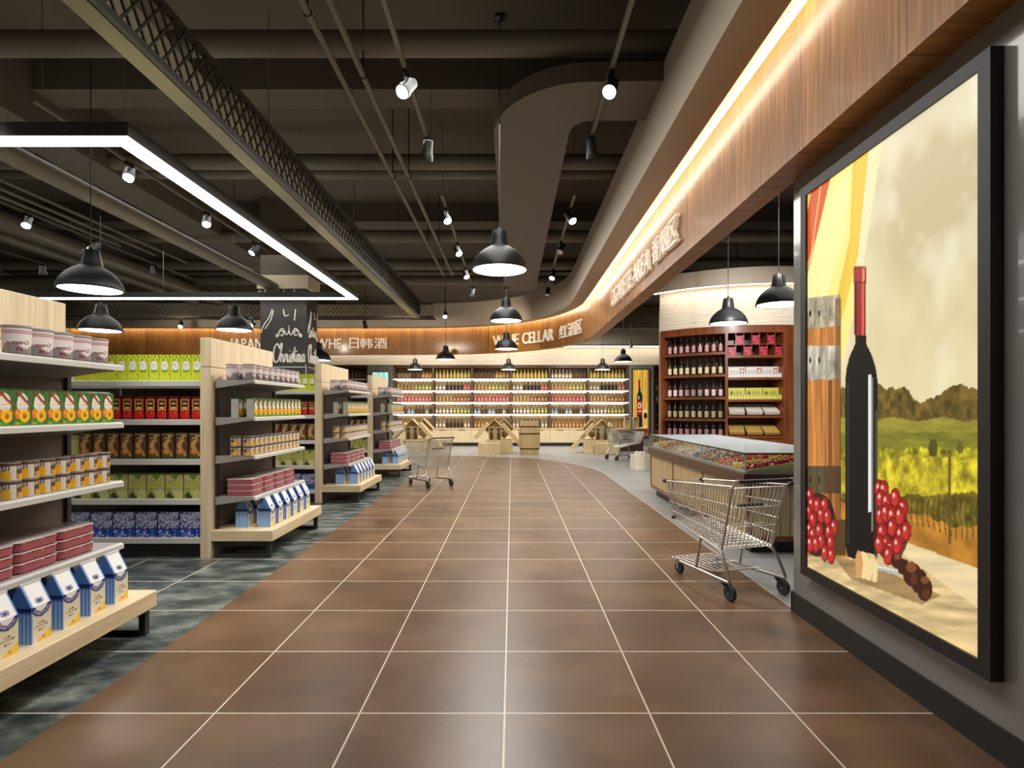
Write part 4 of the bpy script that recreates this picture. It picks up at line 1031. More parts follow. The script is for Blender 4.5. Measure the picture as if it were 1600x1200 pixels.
BK = {'y': (bottle_kind('wine_bottle',(196,170,70),(214,196,120),(206,186,90)),'yellow wine bottle'),
 'a': (bottle_kind('spirit_bottle',(176,112,48),(212,180,130),(90,60,30)),'amber spirit bottle'),
 'k': (bottle_kind('wine_bottle',(30,28,30),(52,48,56),(26,24,26)),'black wine bottle'),
 'w': (bottle_kind('wine_bottle',(170,150,120),(240,236,226),(196,180,150)),'wine bottle with white label'),
 'p': (bottle_kind('rose_bottle',(190,80,84),(226,150,146),(150,60,60)),'pink rose bottle'),
 'g': (bottle_kind('wine_bottle',(150,150,76),(216,218,140),(96,80,50)),'pale green wine bottle'),
 'b': (bottle_kind('decanter',(150,170,186),None,(100,110,120),CAR),'blue glass decanter'),
 'd': (bottle_kind('wine_bottle',(80,56,40),(106,72,46),(60,40,30)),'dark brown wine bottle'),
 'c': (bottle_kind('goblet',(150,136,116),None,(130,120,100),GLS),'clear stemmed goblet'),
 'r': (bottle_kind('spirit_bottle',(150,70,40),(206,170,120),(120,50,40)),'reddish spirit bottle'),
 'n': (bottle_kind('wine_bottle',(176,140,90),(200,164,110),(150,110,70)),'tan wine bottle')}
ROWS = [['ccccdddaaa','yyyyyyyyyy','ddddddaaaa','yyyyyyyyyy','wwwwwwdddd','yyyyyyyyyy'],
        ['nnnnnggggg','wwwkkkkkpp','nnnngggggn','wwwkkkkkpp','nnnnngggg n','wwwkkkkkpp'],
        ['pppppppppp','nnnnnrrrrr','pppppppppp','nnnnnrrrrr','pppppppppp','nnnnnrrrrr'],
        ['bddbbdddbd','wwwwwggggg','bbddbbddbd','wwwwwggggg','bbddbbddbd','wwwwwggggg'],
        ['aaannnaaaa','wwwkkkkkww','aaaaaaaaaa','wwwkkkkkww','aaaaaaaaaa','wwwnnnnnnn']]
for ri, rows in enumerate(ROWS):
    for bi, pat in enumerate(rows):
        pat = pat.replace(' ', '')[:10]
        for k, ch in enumerate(pat):
            pr, ds = BK[ch]; x = bx0+bw*bi+0.115+0.1325*k
            place(pr, (x,BF+0.16,bz[ri]), 0, f'{ds}, {ORD[k]} from left, {SHN[ri]} shelf, {ORD[bi]} back wall bay', f'bottles on the {SHN[ri]} shelf of {ORD[bi]} back bay', sc=(1.12,1.12,1.0) if ch != 'c' else None)

# left end of back wall: brick pillar with poster, dark shelving; right end: pillar with poster, dark shelving
struct(MB().box(-5.28,-4.37,20.9,YB-0.001,0,2.97).build('wall_pillar_left', M['brick']))
def mint(U, V):
    c = Canvas(U, V, (150,206,190)); n = fbm(U*7,V*9,3); c.put(np.ones(len(U)), np.array((160,214,198))*(0.75+0.5*n[:,None])); c.put(V<0.45+0.15*np.sin(U*9), np.array((120,150,120))*(0.6+0.6*n[:,None])); c.put(V<0.2,(190,150,110)); return c.c
o = thing('small_light_box', 'small mint green lit poster on the brick pillar', 'light box', (-4.80,20.9,0)); MB().box(-0.32,0.32,-0.04,-0.0005,1.0,2.72).build('frame', M['char'], o); MB().grid((-0.29,-0.043,1.03),(0.58,0,0),(0,0,1.66),30,60,mint).build('poster', M['poster'], o)
def dark_shelf(label, x0, x1, name_grp, pats, zs, base, end):
    u = thing('dark_shelving', label, 'shelving', (0,BF,0))
    MB().box(x0,x1,0.42,0.46,0,2.97).build('back_board', M['dk_wood'], u)
    for x in (x0,x1-0.05): MB().box(x,x+0.05,0,0.42,0,2.97).build('upright', M['red_wood'] if end else M['dk_wood'], u)
    MB().box(x0+0.05,x1-0.05,0,0.42,2.9,2.97).build('top_board', M['dk_wood'], u)
    for z in zs: MB().box(x0+0.05,x1-0.05,0.02,0.42,z-0.04,z).build('shelf', M['rail'] if not end else M['red_wood'], u)
    MB().box(x0+0.05,x1-0.05,0.0,0.42,0.0,0.6).build('base', M['cab'] if not end else M['red_wood'], u)
    for ri, pat in enumerate(pats):
        for k, ch in enumerate(pat):
            pr, ds = BK[ch]; place(pr, (x0+0.15+0.135*k,BF+0.16,zs[ri]), 0, f'{ds}, {ORD[k]} from left, {SHN[ri]} shelf of {name_grp}', f'bottles on the {SHN[ri]} shelf of {name_grp}')
dark_shelf('dark shelving left of the brick pillar on the back wall', -7.4, -5.3, 'left dark shelving', ['ddddggggdddddd','dddddddddddddd','ppppppppdddddd'][:3], [2.46,2.03,1.60,1.165,0.65], 0, 0)
struct(MB().box(4.28,5.17,20.9,YB-0.001,0,2.97).build('wall_pillar_right', M['wallgray']))
def wineposter(U, V):
    c = Canvas(U, V, (206,160,60)); n = fbm(U*12,V*3,3); c.put(np.ones(len(U)), np.array((222,172,66))*(0.6+0.6*n[:,None])); c.put(V<0.12,(120,74,34)); c.put((U>0.9),(90,56,24),0.6)
    b = [(0.24,0.14),(0.60,0.14),(0.60,0.58),(0.56,0.64),(0.47,0.68),(0.46,0.84),(0.35,0.84),(0.34,0.68),(0.26,0.63),(0.24,0.58)]
    c.poly(b,(24,22,26)); c.rect(0.35,0.465,0.72,0.85,(120,24,22)); c.put(c.inp(b)&(V>0.32)&(V<0.53),(150,30,30)); c.ell(0.42,0.46,0.11,0.045,(224,206,180)); c.ell(0.42,0.46,0.06,0.028,(120,60,40)); c.rect(0.3,0.54,0.37,0.385,(226,190,170))
    c.ell(0.36,0.58,0.05,0.03,(150,150,150)); c.ell(0.78,0.33,0.13,0.075,(214,196,150)); c.ell(0.78,0.31,0.11,0.05,(50,10,14)); c.rect(0.77,0.79,0.14,0.27,(220,206,170)); c.ell(0.78,0.14,0.1,0.015,(220,206,170)); c.ell(0.68,0.06,0.13,0.04,(130,24,22)); c.ell(0.8,0.08,0.1,0.035,(110,18,18)); return c.c
o = thing('small_light_box', 'tall lit wine poster on the gray pillar at the back right', 'light box', (4.70,20.9,0)); MB().box(-0.33,0.33,-0.05,-0.0005,0.32,2.82).build('frame', M['char'], o); MB().grid((-0.29,-0.053,0.36),(0.58,0,0),(0,0,2.42),60,150,wineposter).build('poster', M['poster'], o)
dark_shelf('dark red wood shelving right of the wine poster pillar', 5.2, 7.6, 'right red shelving', ['dddd','gggg','wwww','kkkk'], [2.46,2.03,1.60,1.165,0.8], 0, 1)

# ------------------------------------------------------------------ curved cigar cabinet and drum
CC = Vector((4.96,13.2,0)); CR = 2.36
def pol(a, r, z=0.0): return Vector((CC.x+r*math.cos(R(a)), CC.y+r*math.sin(R(a)), z))
def arcbox(mb, a0, a1, r0, r1, z0, z1, mi=0, n=None):
    n = n or max(2, int(abs(a1-a0)/2.5)); vs = []; fs = []
    for i in range(n+1):
        a = a0+(a1-a0)*i/n
        for r, z in ((r0,z0),(r1,z0),(r1,z1),(r0,z1)): vs.append(pol(a,r,z))
    for i in range(n):
        for j in range(4): fs.append((i*4+j,i*4+(j+1)%4,(i+1)*4+(j+1)%4,(i+1)*4+j))
    fs.append((0,1,2,3)[::-1]); fs.append(tuple(n*4+j for j in range(4))); mb.add(vs, fs, mi)
    return mb
A0, A1, A2, A3, A4 = 216.4, 249.2, 274.5, 279.5, 312
cab = thing('curved_cabinet', 'tall curved mahogany cabinet of bottles and cigar boxes under the drum', 'cabinet')
RI, RO = CR-0.42, CR
m = MB(); arcbox(m, A0, A4, RI-0.03, RI, 0, 2.97); m.build('back_board', M['dk_wood'], cab)
m = MB(); arcbox(m, A0, A4, RI, RO, 2.83, 2.97); m.build('top_board', M['red_wood'], cab)
m = MB(); arcbox(m, A0, A4, RI, RO, 0.0, 0.8); m.build('base', M['red_wood'], cab)
for a, b in ((A0,A0+1.4),(A1-0.6,A1+0.6),(A2,A3),(A4-1.2,A4)): m = MB(); arcbox(m, a, b, RI, RO+0.005, 0.8, 2.83, n=2); m.build('upright', M['red_wood'], cab)
BZ = [2.48,2.05,1.61,1.185,0.83]; XZ = [2.40,1.98,1.56,1.25,0.86]
for z in BZ: m = MB(); arcbox(m, A0+1.4, A1-0.6, RI, RO-0.02, z-0.05, z); m.build('shelf', M['red_wood'], cab)
for z in XZ: m = MB(); arcbox(m, A1+0.6, A2, RI, RO-0.02, z-0.045, z); m.build('shelf', M['red_wood'], cab)
for z in BZ: m = MB(); arcbox(m, A3, A4-1.2, RI, RO-0.02, z-0.045, z); m.build('shelf', M['red_wood'], cab)
m = MB(); arcbox(m, A1+0.6, A2, RI, RO-0.03, 2.60, 2.615); 
NC = 7; da = (A2-A1-0.6)/NC
for k in range(1, NC): arcbox(m, A1+0.6+da*k-0.15, A1+0.6+da*k+0.15, RI, RO-0.03, 2.40, 2.83, n=1)
m.build('cubby_divider', M['red_wood'], cab)
for bz_ in (BZ[0],): pass
def make_bigbottle(nm, glass, lab, capc):
    r = thing('wine_bottle', 'x', 'bottle')
    MB().lathe(BP, 18, col=glass).build('glass', M['pgloss'], r); MB().lathe([(0.0392,0.025),(0.0392,0.15)], 18, col=lab).build('label', M['paint'], r); MB().lathe([(0.0165,0.265),(0.0172,0.333),(0.004,0.335)], 12, col=capc).build('capsule', M['pgloss'], r)
    return r
bb = [(make_bigbottle('a',(34,22,18),(214,160,160),(40,20,20)),'pink label'),(make_bigbottle('b',(36,26,18),(232,222,176),(60,40,20)),'cream label'),(make_bigbottle('c',(34,20,20),(236,204,204),(50,20,20)),'pale rose label'),(make_bigbottle('d',(36,28,18),(228,214,160),(60,44,20)),'yellowish label'),(make_bigbottle('e',(28,18,18),(206,150,156),(36,18,18)),'red label')]
for ri, z in enumerate(BZ):
    pr, ds = bb[ri]
    for k in range(9):
        a = A0+3.2+(A1-A0-6.0)*k/8; p = pol(a, RO-0.14, z)
        place(pr, p, R(a+90), f'{ORD[k]} dark wine bottle with {ds} from left, {SHN[ri]} shelf, curved cabinet', f'{ds} bottles on the {SHN[ri]} shelf of the curved cabinet')
def prn_red(U, V):
    c = Canvas(U,V,(176,24,54)); c.put(fbm(U*8,V*8,3)>0.55,(226,80,110)); c.put(fbm(U*8,V*8,13)>0.62,(110,10,30)); return c.c
rb = simple_box('red_box','box',0.125,0.12,0.165,prn_red,(150,20,44),14,16)
for k in range(7):
    up = k % 2 == 1; a = A1+0.6+da*(k+0.5)
    place(rb, pol(a, RO-0.10, 2.615 if up else 2.40), R(a+90), f'{ORD[k//2]} red gift box from left in the {("lower","upper")[up]} cubby row of the cabinet', 'red boxes in the cubbies')
def prn_cig(U, V):
    c = Canvas(U,V,(234,228,222)); c.rect(0.7,0.92,0.4,0.85,(176,40,40)); c.ell(0.81,0.62,0.07,0.14,(240,230,226)); c.rect(0.1,0.6,0.55,0.62,(170,170,170)); return c.c
def prn_cig2(U, V):
    c = Canvas(U,V,(214,206,96)); c.ell(0.2,0.55,0.1,0.2,(120,120,60)); c.rect(0.4,0.85,0.5,0.72,(150,150,50),0.5); return c.c
wb = simple_box('cigar_box','box',0.30,0.2,0.13,prn_cig,(224,218,210),24,12); yb = simple_box('cigar_box','box',0.30,0.2,0.14,prn_cig2,(196,190,90),24,12)
pw = simple_box('cigarette_pack','packet',0.048,0.05,0.085,lambda U,V: np.where((V>0.75)[:,None],np.array((206,200,196)),np.array((240,236,232))),(214,208,204),3,6); py_ = simple_box('cigarette_pack','packet',0.048,0.05,0.095,lambda U,V: np.where((V>0.7)[:,None],np.array((190,184,90)),np.array((226,218,110))),(190,184,80),3,6)
for (bx, pk, z, c1) in ((wb,pw,XZ[1],'white'),(yb,py_,XZ[2],'yellow')):
    hp = 0.085 if c1 == 'white' else 0.095
    for k in range(3):
        a = A1+0.6+(A2-A1-0.6)*(k+0.5)/3
        place(bx, pol(a, RO-0.26, z), R(a+90), f'{ORD[k]} {c1} cigar box from left on the curved cabinet shelf', f'{c1} cigar boxes', sc=(1,1,1.6))
    for k in range(18):
        a = A1+1.4+(A2-A1-2.2)*k/17
        nm = (ORD+['seventeenth','eighteenth'])[k]
        place(pk, pol(a, RO-0.07, z), R(a+90), f'{nm} {c1} cigarette pack from left in front of the {c1} cigar boxes', f'{c1} cigarette packs')
def make_opentray(c1, c2, nm):
    r = thing('cigar_tray', 'x', 'tray')
    MB().box(-0.14,0.14,-0.17,0.17,-0.05,0.0, col=c2).build('tray', M['paint'], r)
    g = MB()
    for k in range(14): g.tube([(-0.13+0.02*k,-0.172,0.006),(-0.13+0.02*k,0.15,0.006)], 0.009, 6, col=c1)
    g.build('cigar', M['paint'], r); return r
for c1, c2, z, ds in (((240,232,222),(222,206,196),XZ[3],'white'),((206,172,96),(170,134,66),XZ[4],'tan')):
    t = make_opentray(c1, c2, ds)
    for k in range(3):
        a = A1+0.6+(A2-A1-0.6)*(k+0.5)/3
        place(t, pol(a, RO-0.22, z+0.14), (R(28),0,R(a+90)), f'{ORD[k]} tilted open tray of {ds} cigars from left in the curved cabinet', f'open {ds} cigar trays')
# drum header and ring
m = MB(); arcbox(m, A0, A4, RO-0.05, RO+0.02, 2.97, 3.75); struct(m.build('trim_13', M['header']))
m = MB(); arcbox(m, A0-0.5, A4, RO-0.05, RO+0.42, 3.74, 3.98); arcbox(m, A0-0.5, A4, RO+0.34, RO+0.42, 3.69, 3.74); struct(m.build('trim_14', M['bulk']))
m = MB(); arcbox(m, A0, A4, RO+0.16, RO+0.28, 3.71, 3.735); tag(m.build('cove_light', M['cove2']), 'warm curved light strip under the ring of the white drum', 'light')
m = MB(); pa, pb = pol(A0, RI-0.03), Vector((3.75,14.6,0)); d_ = (pb-pol(A0,RO)).normalized(); q0 = pol(A0,RO)
m.prism([(q0.x,q0.y),(q0.x+0.04,q0.y),(3.79,14.6),(3.75,14.6)], 'z', 0, 3.75); struct(m.build('wall_drum_side', M['bulk']))

# ------------------------------------------------------------------ candy counter
cx, cX, cy, cY = 2.22, 3.28, 5.45, 9.25
ct = thing('candy_counter', 'long candy counter with plank front and glass case behind the cart', 'counter', (cx,cy,0))
Lx, Ly = cX-cx, cY-cy
MB().box(0.09,Lx-0.09,0.09,Ly-0.09,0,0.12).build('kick_board', M['char'], ct)
M['plank'] = wood('plank_front', (186,160,118), (206,182,138), (12,12,1.0), 0.5)
b = MB(); b.box(0.045,Lx-0.045,0.045,Ly-0.045,0.12,0.66); b.build('core', M['dk_wood'], ct)
fr = MB()
for x0,x1,y0,y1 in ((0.02,0.045,0.0,Ly),): 
    fr.box(0.018,0.05,0.0,Ly,0.12,0.165)
    for y in (0.0,1.26,2.5,Ly-0.05): fr.box(0.018,0.05,y,y+0.05,0.165,0.66)
fr.box(0.02,Lx,0.015,0.05,0.12,0.165).box(0.02,0.07,0.015,0.05,0.165,0.66).box(Lx-0.05,Lx,0.015,0.05,0.165,0.66)
fr.build('frame', M['red_wood'], ct)
pk = MB()
n = int((Ly-0.1)/0.105)
for i in range(n): y = 0.05+(Ly-0.1)*i/n; pk.bbox(0.024,0.046,y+0.004,y+(Ly-0.1)/n-0.004,0.165,0.66,0.003)
n = int(Lx/0.105)
for i in range(n): x = 0.07+(Lx-0.12)*i/n; pk.bbox(x+0.004,x+(Lx-0.12)/n-0.004,0.022,0.046,0.165,0.66,0.003)
pk.build('plank_panel', M['plank'], ct)
MB().bbox(-0.02,Lx+0.02,-0.02,Ly+0.02,0.66,0.775,0.006).build('counter_band', M['dk_wood'], ct)
gl = MB(); zg0, zg1 = 0.775, 0.955
gl.box(0.0,0.008,0.0,Ly,zg0,zg1).box(0.008,Lx,0.0,0.008,zg0,zg1).box(0.008,Lx,Ly-0.008,Ly,zg0,zg1).box(Lx-0.008,Lx,0.008,Ly-0.008,zg0,zg1)
gl.build('glass_side', M['glass'], ct); MB().box(-0.004,Lx+0.004,-0.004,Ly+0.004,zg1,zg1+0.012).build('glass_top', M['glasstop'], ct)
ge = MB()
for y in (0.0,1.26,2.52,Ly-0.008): ge.box(0.0,0.010,y-0.003,y+0.007,zg0,zg1)
for x in (Lx/2,): ge.box(x,x+0.006,0.0,0.01,zg0,zg1)
ge.build('glass_edge', M['glassedge'], ct)
er = MB(); er.box(-0.006,0.006,-0.006,Ly,zg1+0.001,zg1+0.014).box(-0.006,Lx,-0.006,0.006,zg1+0.001,zg1+0.014); er.build('edge_trim', M['char'], ct)
bed = MB(); bed.prism([(0.03,0.776),(Lx-0.03,0.776),(Lx-0.03,0.86),(0.5,0.86),(0.03,0.785)], 'y', 0.03, Ly-0.03); bed.build('candy_bed', M['rail'], ct)
nbin = 18; wbin = (Ly-0.08)/nbin; dv = MB()
for i in range(nbin+1):
    y = 0.04+wbin*i; dv.prism([(0.03,0.80),(0.5,0.88),(Lx-0.04,0.885),(Lx-0.04,0.80)], 'y', y-0.012, y+0.012)
dv.build('bin_divider', mat('bin_card', (214,200,130), 0.5), ct)
PAL = [('red',(200,30,30)),('yellow',(236,196,40)),('red and white',(210,50,50)),('orange',(232,110,30)),('dark red',(140,24,30)),('green',(70,110,60)),('orange',(230,96,36)),('purple',(96,50,80)),('white',(226,220,210)),('pink',(226,180,176)),('white',(232,226,214)),('cream',(226,210,180)),('pale gray',(200,196,186)),('orange',(226,120,50)),('green',(120,140,70)),('red',(206,70,50)),('cream',(222,206,170)),('white',(220,214,200))]
rs = random.Random(11)
for i, (cn, cc) in enumerate(PAL):
    m = MB(); y0 = 0.04+wbin*i+0.018; y1 = 0.04+wbin*(i+1)-0.018; r = 0.017
    for xx in np.arange(0.05, 0.93, 0.034):
        for yy in np.arange(y0+r*0.6, y1, 0.033):
            for lay in range(2):
                if lay and rs.random() < 0.45: continue
                zz = 0.79+min(xx,0.5)*0.155 + 0.012 + lay*0.022
                q = rs.random(); c2 = cc
                if q < 0.07: c2 = (236,206,60)
                elif q < 0.11: c2 = (206,50,40)
                elif q < 0.16: c2 = (238,232,222)
                m.ball((xx+rs.uniform(-.008,.008), yy+rs.uniform(-.008,.008), zz+rs.uniform(-.004,.004)), r, seg=6, rings=4, col=c2)
    tag(m.build('candy_heap', M['pgloss'], loc=(cx,cy,0)), f'heap of mostly {cn} candy, {(ORD+["seventeenth","eighteenth"])[i]} bin from the near end of the counter', 'candy', 'candy heaps in the glass case', 'stuff')

# ------------------------------------------------------------------ shopping carts
def make_cart():
    r = thing('shopping_cart', 'x', 'cart')
    RB = (0.075,0.345,0.225); RT = (-0.065,0.83,0.24); FB = (0.80,0.44,0.165); FT = (0.915,0.755,0.185)   # (y, z, half width)
    def P(t, s, side): # t rear->front, s bottom->top
        y = (RB[0]*(1-t)+FB[0]*t)*(1-s) + (RT[0]*(1-t)+FT[0]*t)*s
        z = (RB[1]*(1-t)+FB[1]*t)*(1-s) + (RT[1]*(1-t)+FT[1]*t)*s
        w = (RB[2]*(1-t)+FB[2]*t)*(1-s) + (RT[2]*(1-t)+FT[2]*t)*s
        return Vector((side*w, y, z))
    wr = 0.0036; b = MB()
    for sd in (-1,1):
        for k in range(27): t = k/26; b.tube([P(t,0,sd),P(t,1,sd)], wr, 5)
        for s in (0.0,0.22,0.46,0.72): b.tube([P(t,s,sd)+Vector((sd*0.004,0,0)) for t in np.linspace(0,1,5)], 0.0044, 5)
    for k in range(1,13):
        f = -1+2*k/13
        a = P(1,0,1); c = P(1,1,1); b.tube([(a.x*f,a.y,a.z),(c.x*f,c.y,c.z)], wr, 5)
        a0 = P(0,0,1); b.tube([(a0.x*f,a0.y,a0.z),(a.x*f,a.y,a.z)], wr, 5)
    for s in (0.0,0.3,0.62): b.tube([P(1,s,-1),P(1,s,1)], 0.0044, 5)
    for t in np.linspace(0,1,14): b.tube([P(t,0,-1),P(t,0,1)], 0.003, 5)
    b.build('basket', M['chrome'], r)
    rim = MB(); rim.tube([P(0,1,-1)]+[P(t,1,-1) for t in (0.5,1)]+[P(1,1,1)]+[P(t,1,1) for t in (0.5,0)], 0.0065, 8); rim.build('rim', M['chrome'], r)
    g = MB()
    for k in range(13):
        f = -1+2*k/12; a = P(0,0.02,1); c = P(0,0.97,1); g.tube([(a.x*f*0.96,a.y+0.01,a.z),(c.x*f*0.96,c.y+0.01,c.z)], wr, 5)
    for s in (0.03,0.35,0.66,0.97): a = P(0,s,1); g.tube([(-a.x*0.96,a.y+0.006,a.z),(a.x*0.96,a.y+0.006,a.z)], 0.004, 5)
    g.build('rear_gate', M['chrome'], r)
    for sd in (-1,1):
        MB().tube([P(0,0,sd),P(0,1,sd)], 0.008, 8).build('rear_post', M['galv'], r)
    st = MB()   # folded child seat
    for k in range(9): f = -0.85+1.7*k/8; st.tube([(0.19*f,0.09,0.52),(0.2*f,0.06,0.80)], wr, 5)
    for z, y in ((0.52,0.09),(0.66,0.075),(0.80,0.06)): st.tube([(-0.18,y,z),(0.18,y,z)], 0.0035, 5)
    st.build('child_seat', M['chrome'], r)
    MB().bbox(-0.10,0.12,0.03,0.075,0.655,0.685,0.006).build('seat_flap', M['plastic'], r)
    h = MB().tube([(-0.235,-0.115,0.872),(0.235,-0.115,0.872)], 0.014, 12).build('handle', M['plastic'], r)
    for sd in (-1,1): MB().tube([P(0,1,sd),(sd*0.24,-0.115,0.872)], 0.007, 8).ball((sd*0.238,-0.115,0.872), 0.017).build('handle_bracket', M['galv'], r)
    for sd in (-1,1):
        a = P(0,0,sd)
        pts = catmull([(sd*0.21,0.30,0.365),(a.x,a.y+0.03,a.z-0.012),(sd*0.235,0.055,0.30),(sd*0.245,-0.03,0.155),(sd*0.243,-0.03,0.132),(sd*0.235,0.03,0.125),(sd*0.19,0.72,0.105),(sd*0.185,0.80,0.11)], 5)
        MB().tube(pts, 0.0125, 10).build('chassis_tube', M['galv'], r)
        f = MB(); f.tube([(sd*0.205,0.36,0.375),(sd*0.208,0.42,0.115)], 0.010, 8); f.tube([(sd*0.205,0.36,0.375),(sd*0.2,0.14,0.352)], 0.010, 8); f.build('support_strut', M['galv'], r)
    lr = MB()
    for k in range(8): f = -0.18+0.36*k/7; lr.tube([(f,0.16,0.155),(f,0.30,0.135),(f*0.95,0.76,0.118)], 0.0045, 6)
    for y, z in ((0.16,0.158),(0.46,0.13),(0.76,0.12)): lr.tube([(-0.20,y,z),(0.20,y,z)], 0.006, 6)
    lr.build('lower_rack', M['galv'], r)
    for sd, y, zc, w in ((-1,0.0,0,0.0),(1,0.0,0,0.0),(-1,0.69,0,1),(1,0.69,0,1)):
        x = sd*(0.235 if not w else 0.185); rw = 0.058 if not w else 0.05; yy = y-0.03 if not w else y
        wh = thing('wheel', None, None); wh.parent = r
        del_ = MB().lathe([(0.02,-0.013),(rw*0.7,-0.013),(rw-0.004,-0.015),(rw,-0.010),(rw,0.010),(rw-0.004,0.015),(rw*0.7,0.013),(0.02,0.013)], 24, M=Matrix.Translation((x,yy,rw)) @ Matrix.Rotation(R(90),4,'Y'))
        COL.objects.unlink(wh); bpy.data.objects.remove(wh)
        wo = del_.build('wheel', M['rubber'], r)
        MB().lathe([(0.008,-0.017),(0.014,-0.017),(0.014,0.017),(0.008,0.017)], 12, M=Matrix.Translation((x,yy,rw)) @ Matrix.Rotation(R(90),4,'Y')).build('hub', M['galv'], wo)
        fk = MB(); 
        for s2 in (-1,1): fk.prism([(yy-0.012,rw),(yy+0.012,rw),(y+0.035 if not w else y+0.02,0.118),(y-0.01 if not w else y-0.02,0.118)], 'x', x+s2*0.020-0.002, x+s2*0.020+0.002)
        fk.box(x-0.022,x+0.022,(y-0.012 if not w else y-0.02),(y+0.035 if not w else y+0.02),0.106,0.12); fk.build('fork', M['galv'] if w else M['rubber'], wo)
    for s in (0.04,1.0):
        for sd in (-1,1): p = P(1,s,sd); MB().bbox(p.x-0.014,p.x+0.014,p.y-0.02,p.y+0.016,p.z-0.014,p.z+0.014,0.004).build('corner_bumper', M['plastic'], r)
    return r
cart = make_cart()
place(cart, (1.795,4.24,0), R(16.9), 'chrome shopping cart standing beside the gray poster wall', 'shopping carts')
place(cart, (-1.285,10.07,0), R(38.5), 'chrome shopping cart by the third and farthest left gondolas', 'shopping carts')
place(cart, (2.70,15.35,0), R(-66), 'chrome shopping cart beside the white wrapped gift box at the back', 'shopping carts')

# ------------------------------------------------------------------ barrel, crates, gift box
br = thing('wine_barrel', 'pale wooden barrel with dark hoops beside the middle crates', 'barrel', (0.53,17.35,0))
def rad(z): return 0.27+0.055*(1-((z-0.5)/0.5)**2)
MB().lathe([(rad(z),z) for z in np.linspace(0,1.0,13)]+[(0.25,1.0),(0.25,0.97),(0.01,0.97)], 28, ).build('staves', M['barrel'], br)
for z in (0.17,0.62,0.83): MB().lathe([(rad(z)+0.001,z-0.02),(rad(z)+0.006,z-0.018),(rad(z)+0.006,z+0.018),(rad(z)+0.001,z+0.02)], 28).build('hoop', M['dk_wood'], br)
def open_box(w, d, h, t=0.018):
    """open towards +z"""
    m = MB(); m.box(-w/2,w/2,-d/2,d/2,0,t).box(-w/2,-w/2+t,-d/2,d/2,t,h).box(w/2-t,w/2,-d/2,d/2,t,h).box(-w/2+t,w/2-t,-d/2,-d/2+t,t,h).box(-w/2+t,w/2-t,d/2-t,d/2,t,h); return m
def hollow(w, d, h, t=0.02):
    """square tube open front (-y), closed at the back"""
    m = MB(); m.box(-w/2,w/2,-d/2,d/2,-h/2,-h/2+t).box(-w/2,w/2,-d/2,d/2,h/2-t,h/2).box(-w/2,-w/2+t,-d/2,d/2,-h/2+t,h/2-t).box(w/2-t,w/2,-d/2,d/2,-h/2+t,h/2-t).box(-w/2+t,w/2-t,d/2-t,d/2,-h/2+t,h/2-t); return m
P_low = open_box(0.68,0.36,0.33).build('wine_crate', M['crate']); P_low['category'] = 'crate'
P_ped = MB().bbox(-0.42,0.42,-0.3,1.15,0,0.40,0.006).build('wooden_plinth', M['crate']); P_ped['category'] = 'plinth'
P_hol = hollow(0.46,0.34,0.46).build('display_crate', M['crate']); P_hol['category'] = 'crate'
P_long = MB().bbox(-0.06,0.06,-0.19,0.19,-0.30,0.30,0.004).build('wine_box', M['crate']); P_long['category'] = 'box'
P_up = hollow(0.17,0.14,0.40,0.014).build('wine_case', M['crate']); P_up['category'] = 'case'
def wrapb():
    m = MB(); m.lathe([(0.036,0),(0.038,0.1),(0.038,0.25),(0.03,0.29),(0.012,0.31)], 14, col=(240,226,196)); o = m.build('wrapped_bottle', M['paint']); o['category'] = 'bottle'; return o
P_wr = wrapb()
def display(x, y, rz, nm, mirror=1):
    Mx = Matrix.Translation((x,y,0)) @ Matrix.Rotation(rz,4,'Z')
    def W(a, b, c): v = Mx @ Vector((a*mirror,b,c)); return (v.x,v.y,v.z)
    place(P_ped, W(0.05,0.45,0), rz, f'low pale plinth under the {nm} crate display', 'pale plinths')
    place(P_low, W(-0.22,-0.10,0), rz, f'long low pale crate in front of the {nm} display', 'low crates of wrapped bottles')
    for k in range(7): place(P_wr, W(-0.22-0.27+0.09*k,-0.18,0.05), rz, f'{ORD[k]} wrapped bottle from left in the low crate of the {nm} display', f'wrapped bottles of the {nm} display')
    for k, a in enumerate((-0.18,0.04)):
        place(P_up, W(a,0.25,0.601), rz, f'{("left","right")[k]} upright open wine case with a bottle on the {nm} display', 'upright wine cases')
        pr, ds = BK['d']; place(pr, W(a,0.22,0.416), rz, f'dark bottle inside the {("left","right")[k]} upright case of the {nm} display', 'bottles in upright cases')
    for k, (a, b, c, rot) in enumerate(((-0.10,0.57,0.728,45),(0.20,0.95,0.728,45))):
        place(P_hol, W(a,b,c), (0,R(rot),rz), f'{("left","right")[k]} tilted hollow crate on the {nm} display', 'tilted crates')
    for k, (a, b, c, rot) in enumerate(((-0.50,0.57,0.67,42),(0.34,0.50,0.68,-42),(0.62,0.50,0.36,-42))):
        place(P_long, W(a,b,c), (0,R(rot)*mirror,rz), f'{("left","upper right","lower right")[k]} leaning wine box on the {nm} display', 'leaning wine boxes')
display(-0.45,17.35,0,'middle'); display(-3.05,17.6,0,'left'); display(2.65,17.3,R(-6),'right',-1)
place(P_up, (3.72,18.5,0.90), 0, 'left upright wine case on the dark crate before the wine poster'); place(P_up, (4.0,18.5,0.90), 0, 'right upright wine case on the dark crate before the wine poster')
tag(MB().bbox(3.3,4.2,18.3,18.8,0,0.70,0.006).build('dark_crate', M['dk_wood']), 'dark wooden crate behind the far cart', 'crate')
gb = thing('gift_box', 'white wrapped gift box with a bow on the gray floor by the counter', 'box', (2.90,12.95,0), R(8))
MB().bbox(-0.18,0.18,-0.17,0.17,0.0,0.34,0.006).build('box', mat('gift_paper', (232,222,196), 0.5, nscale=8, namt=0.05), gb)
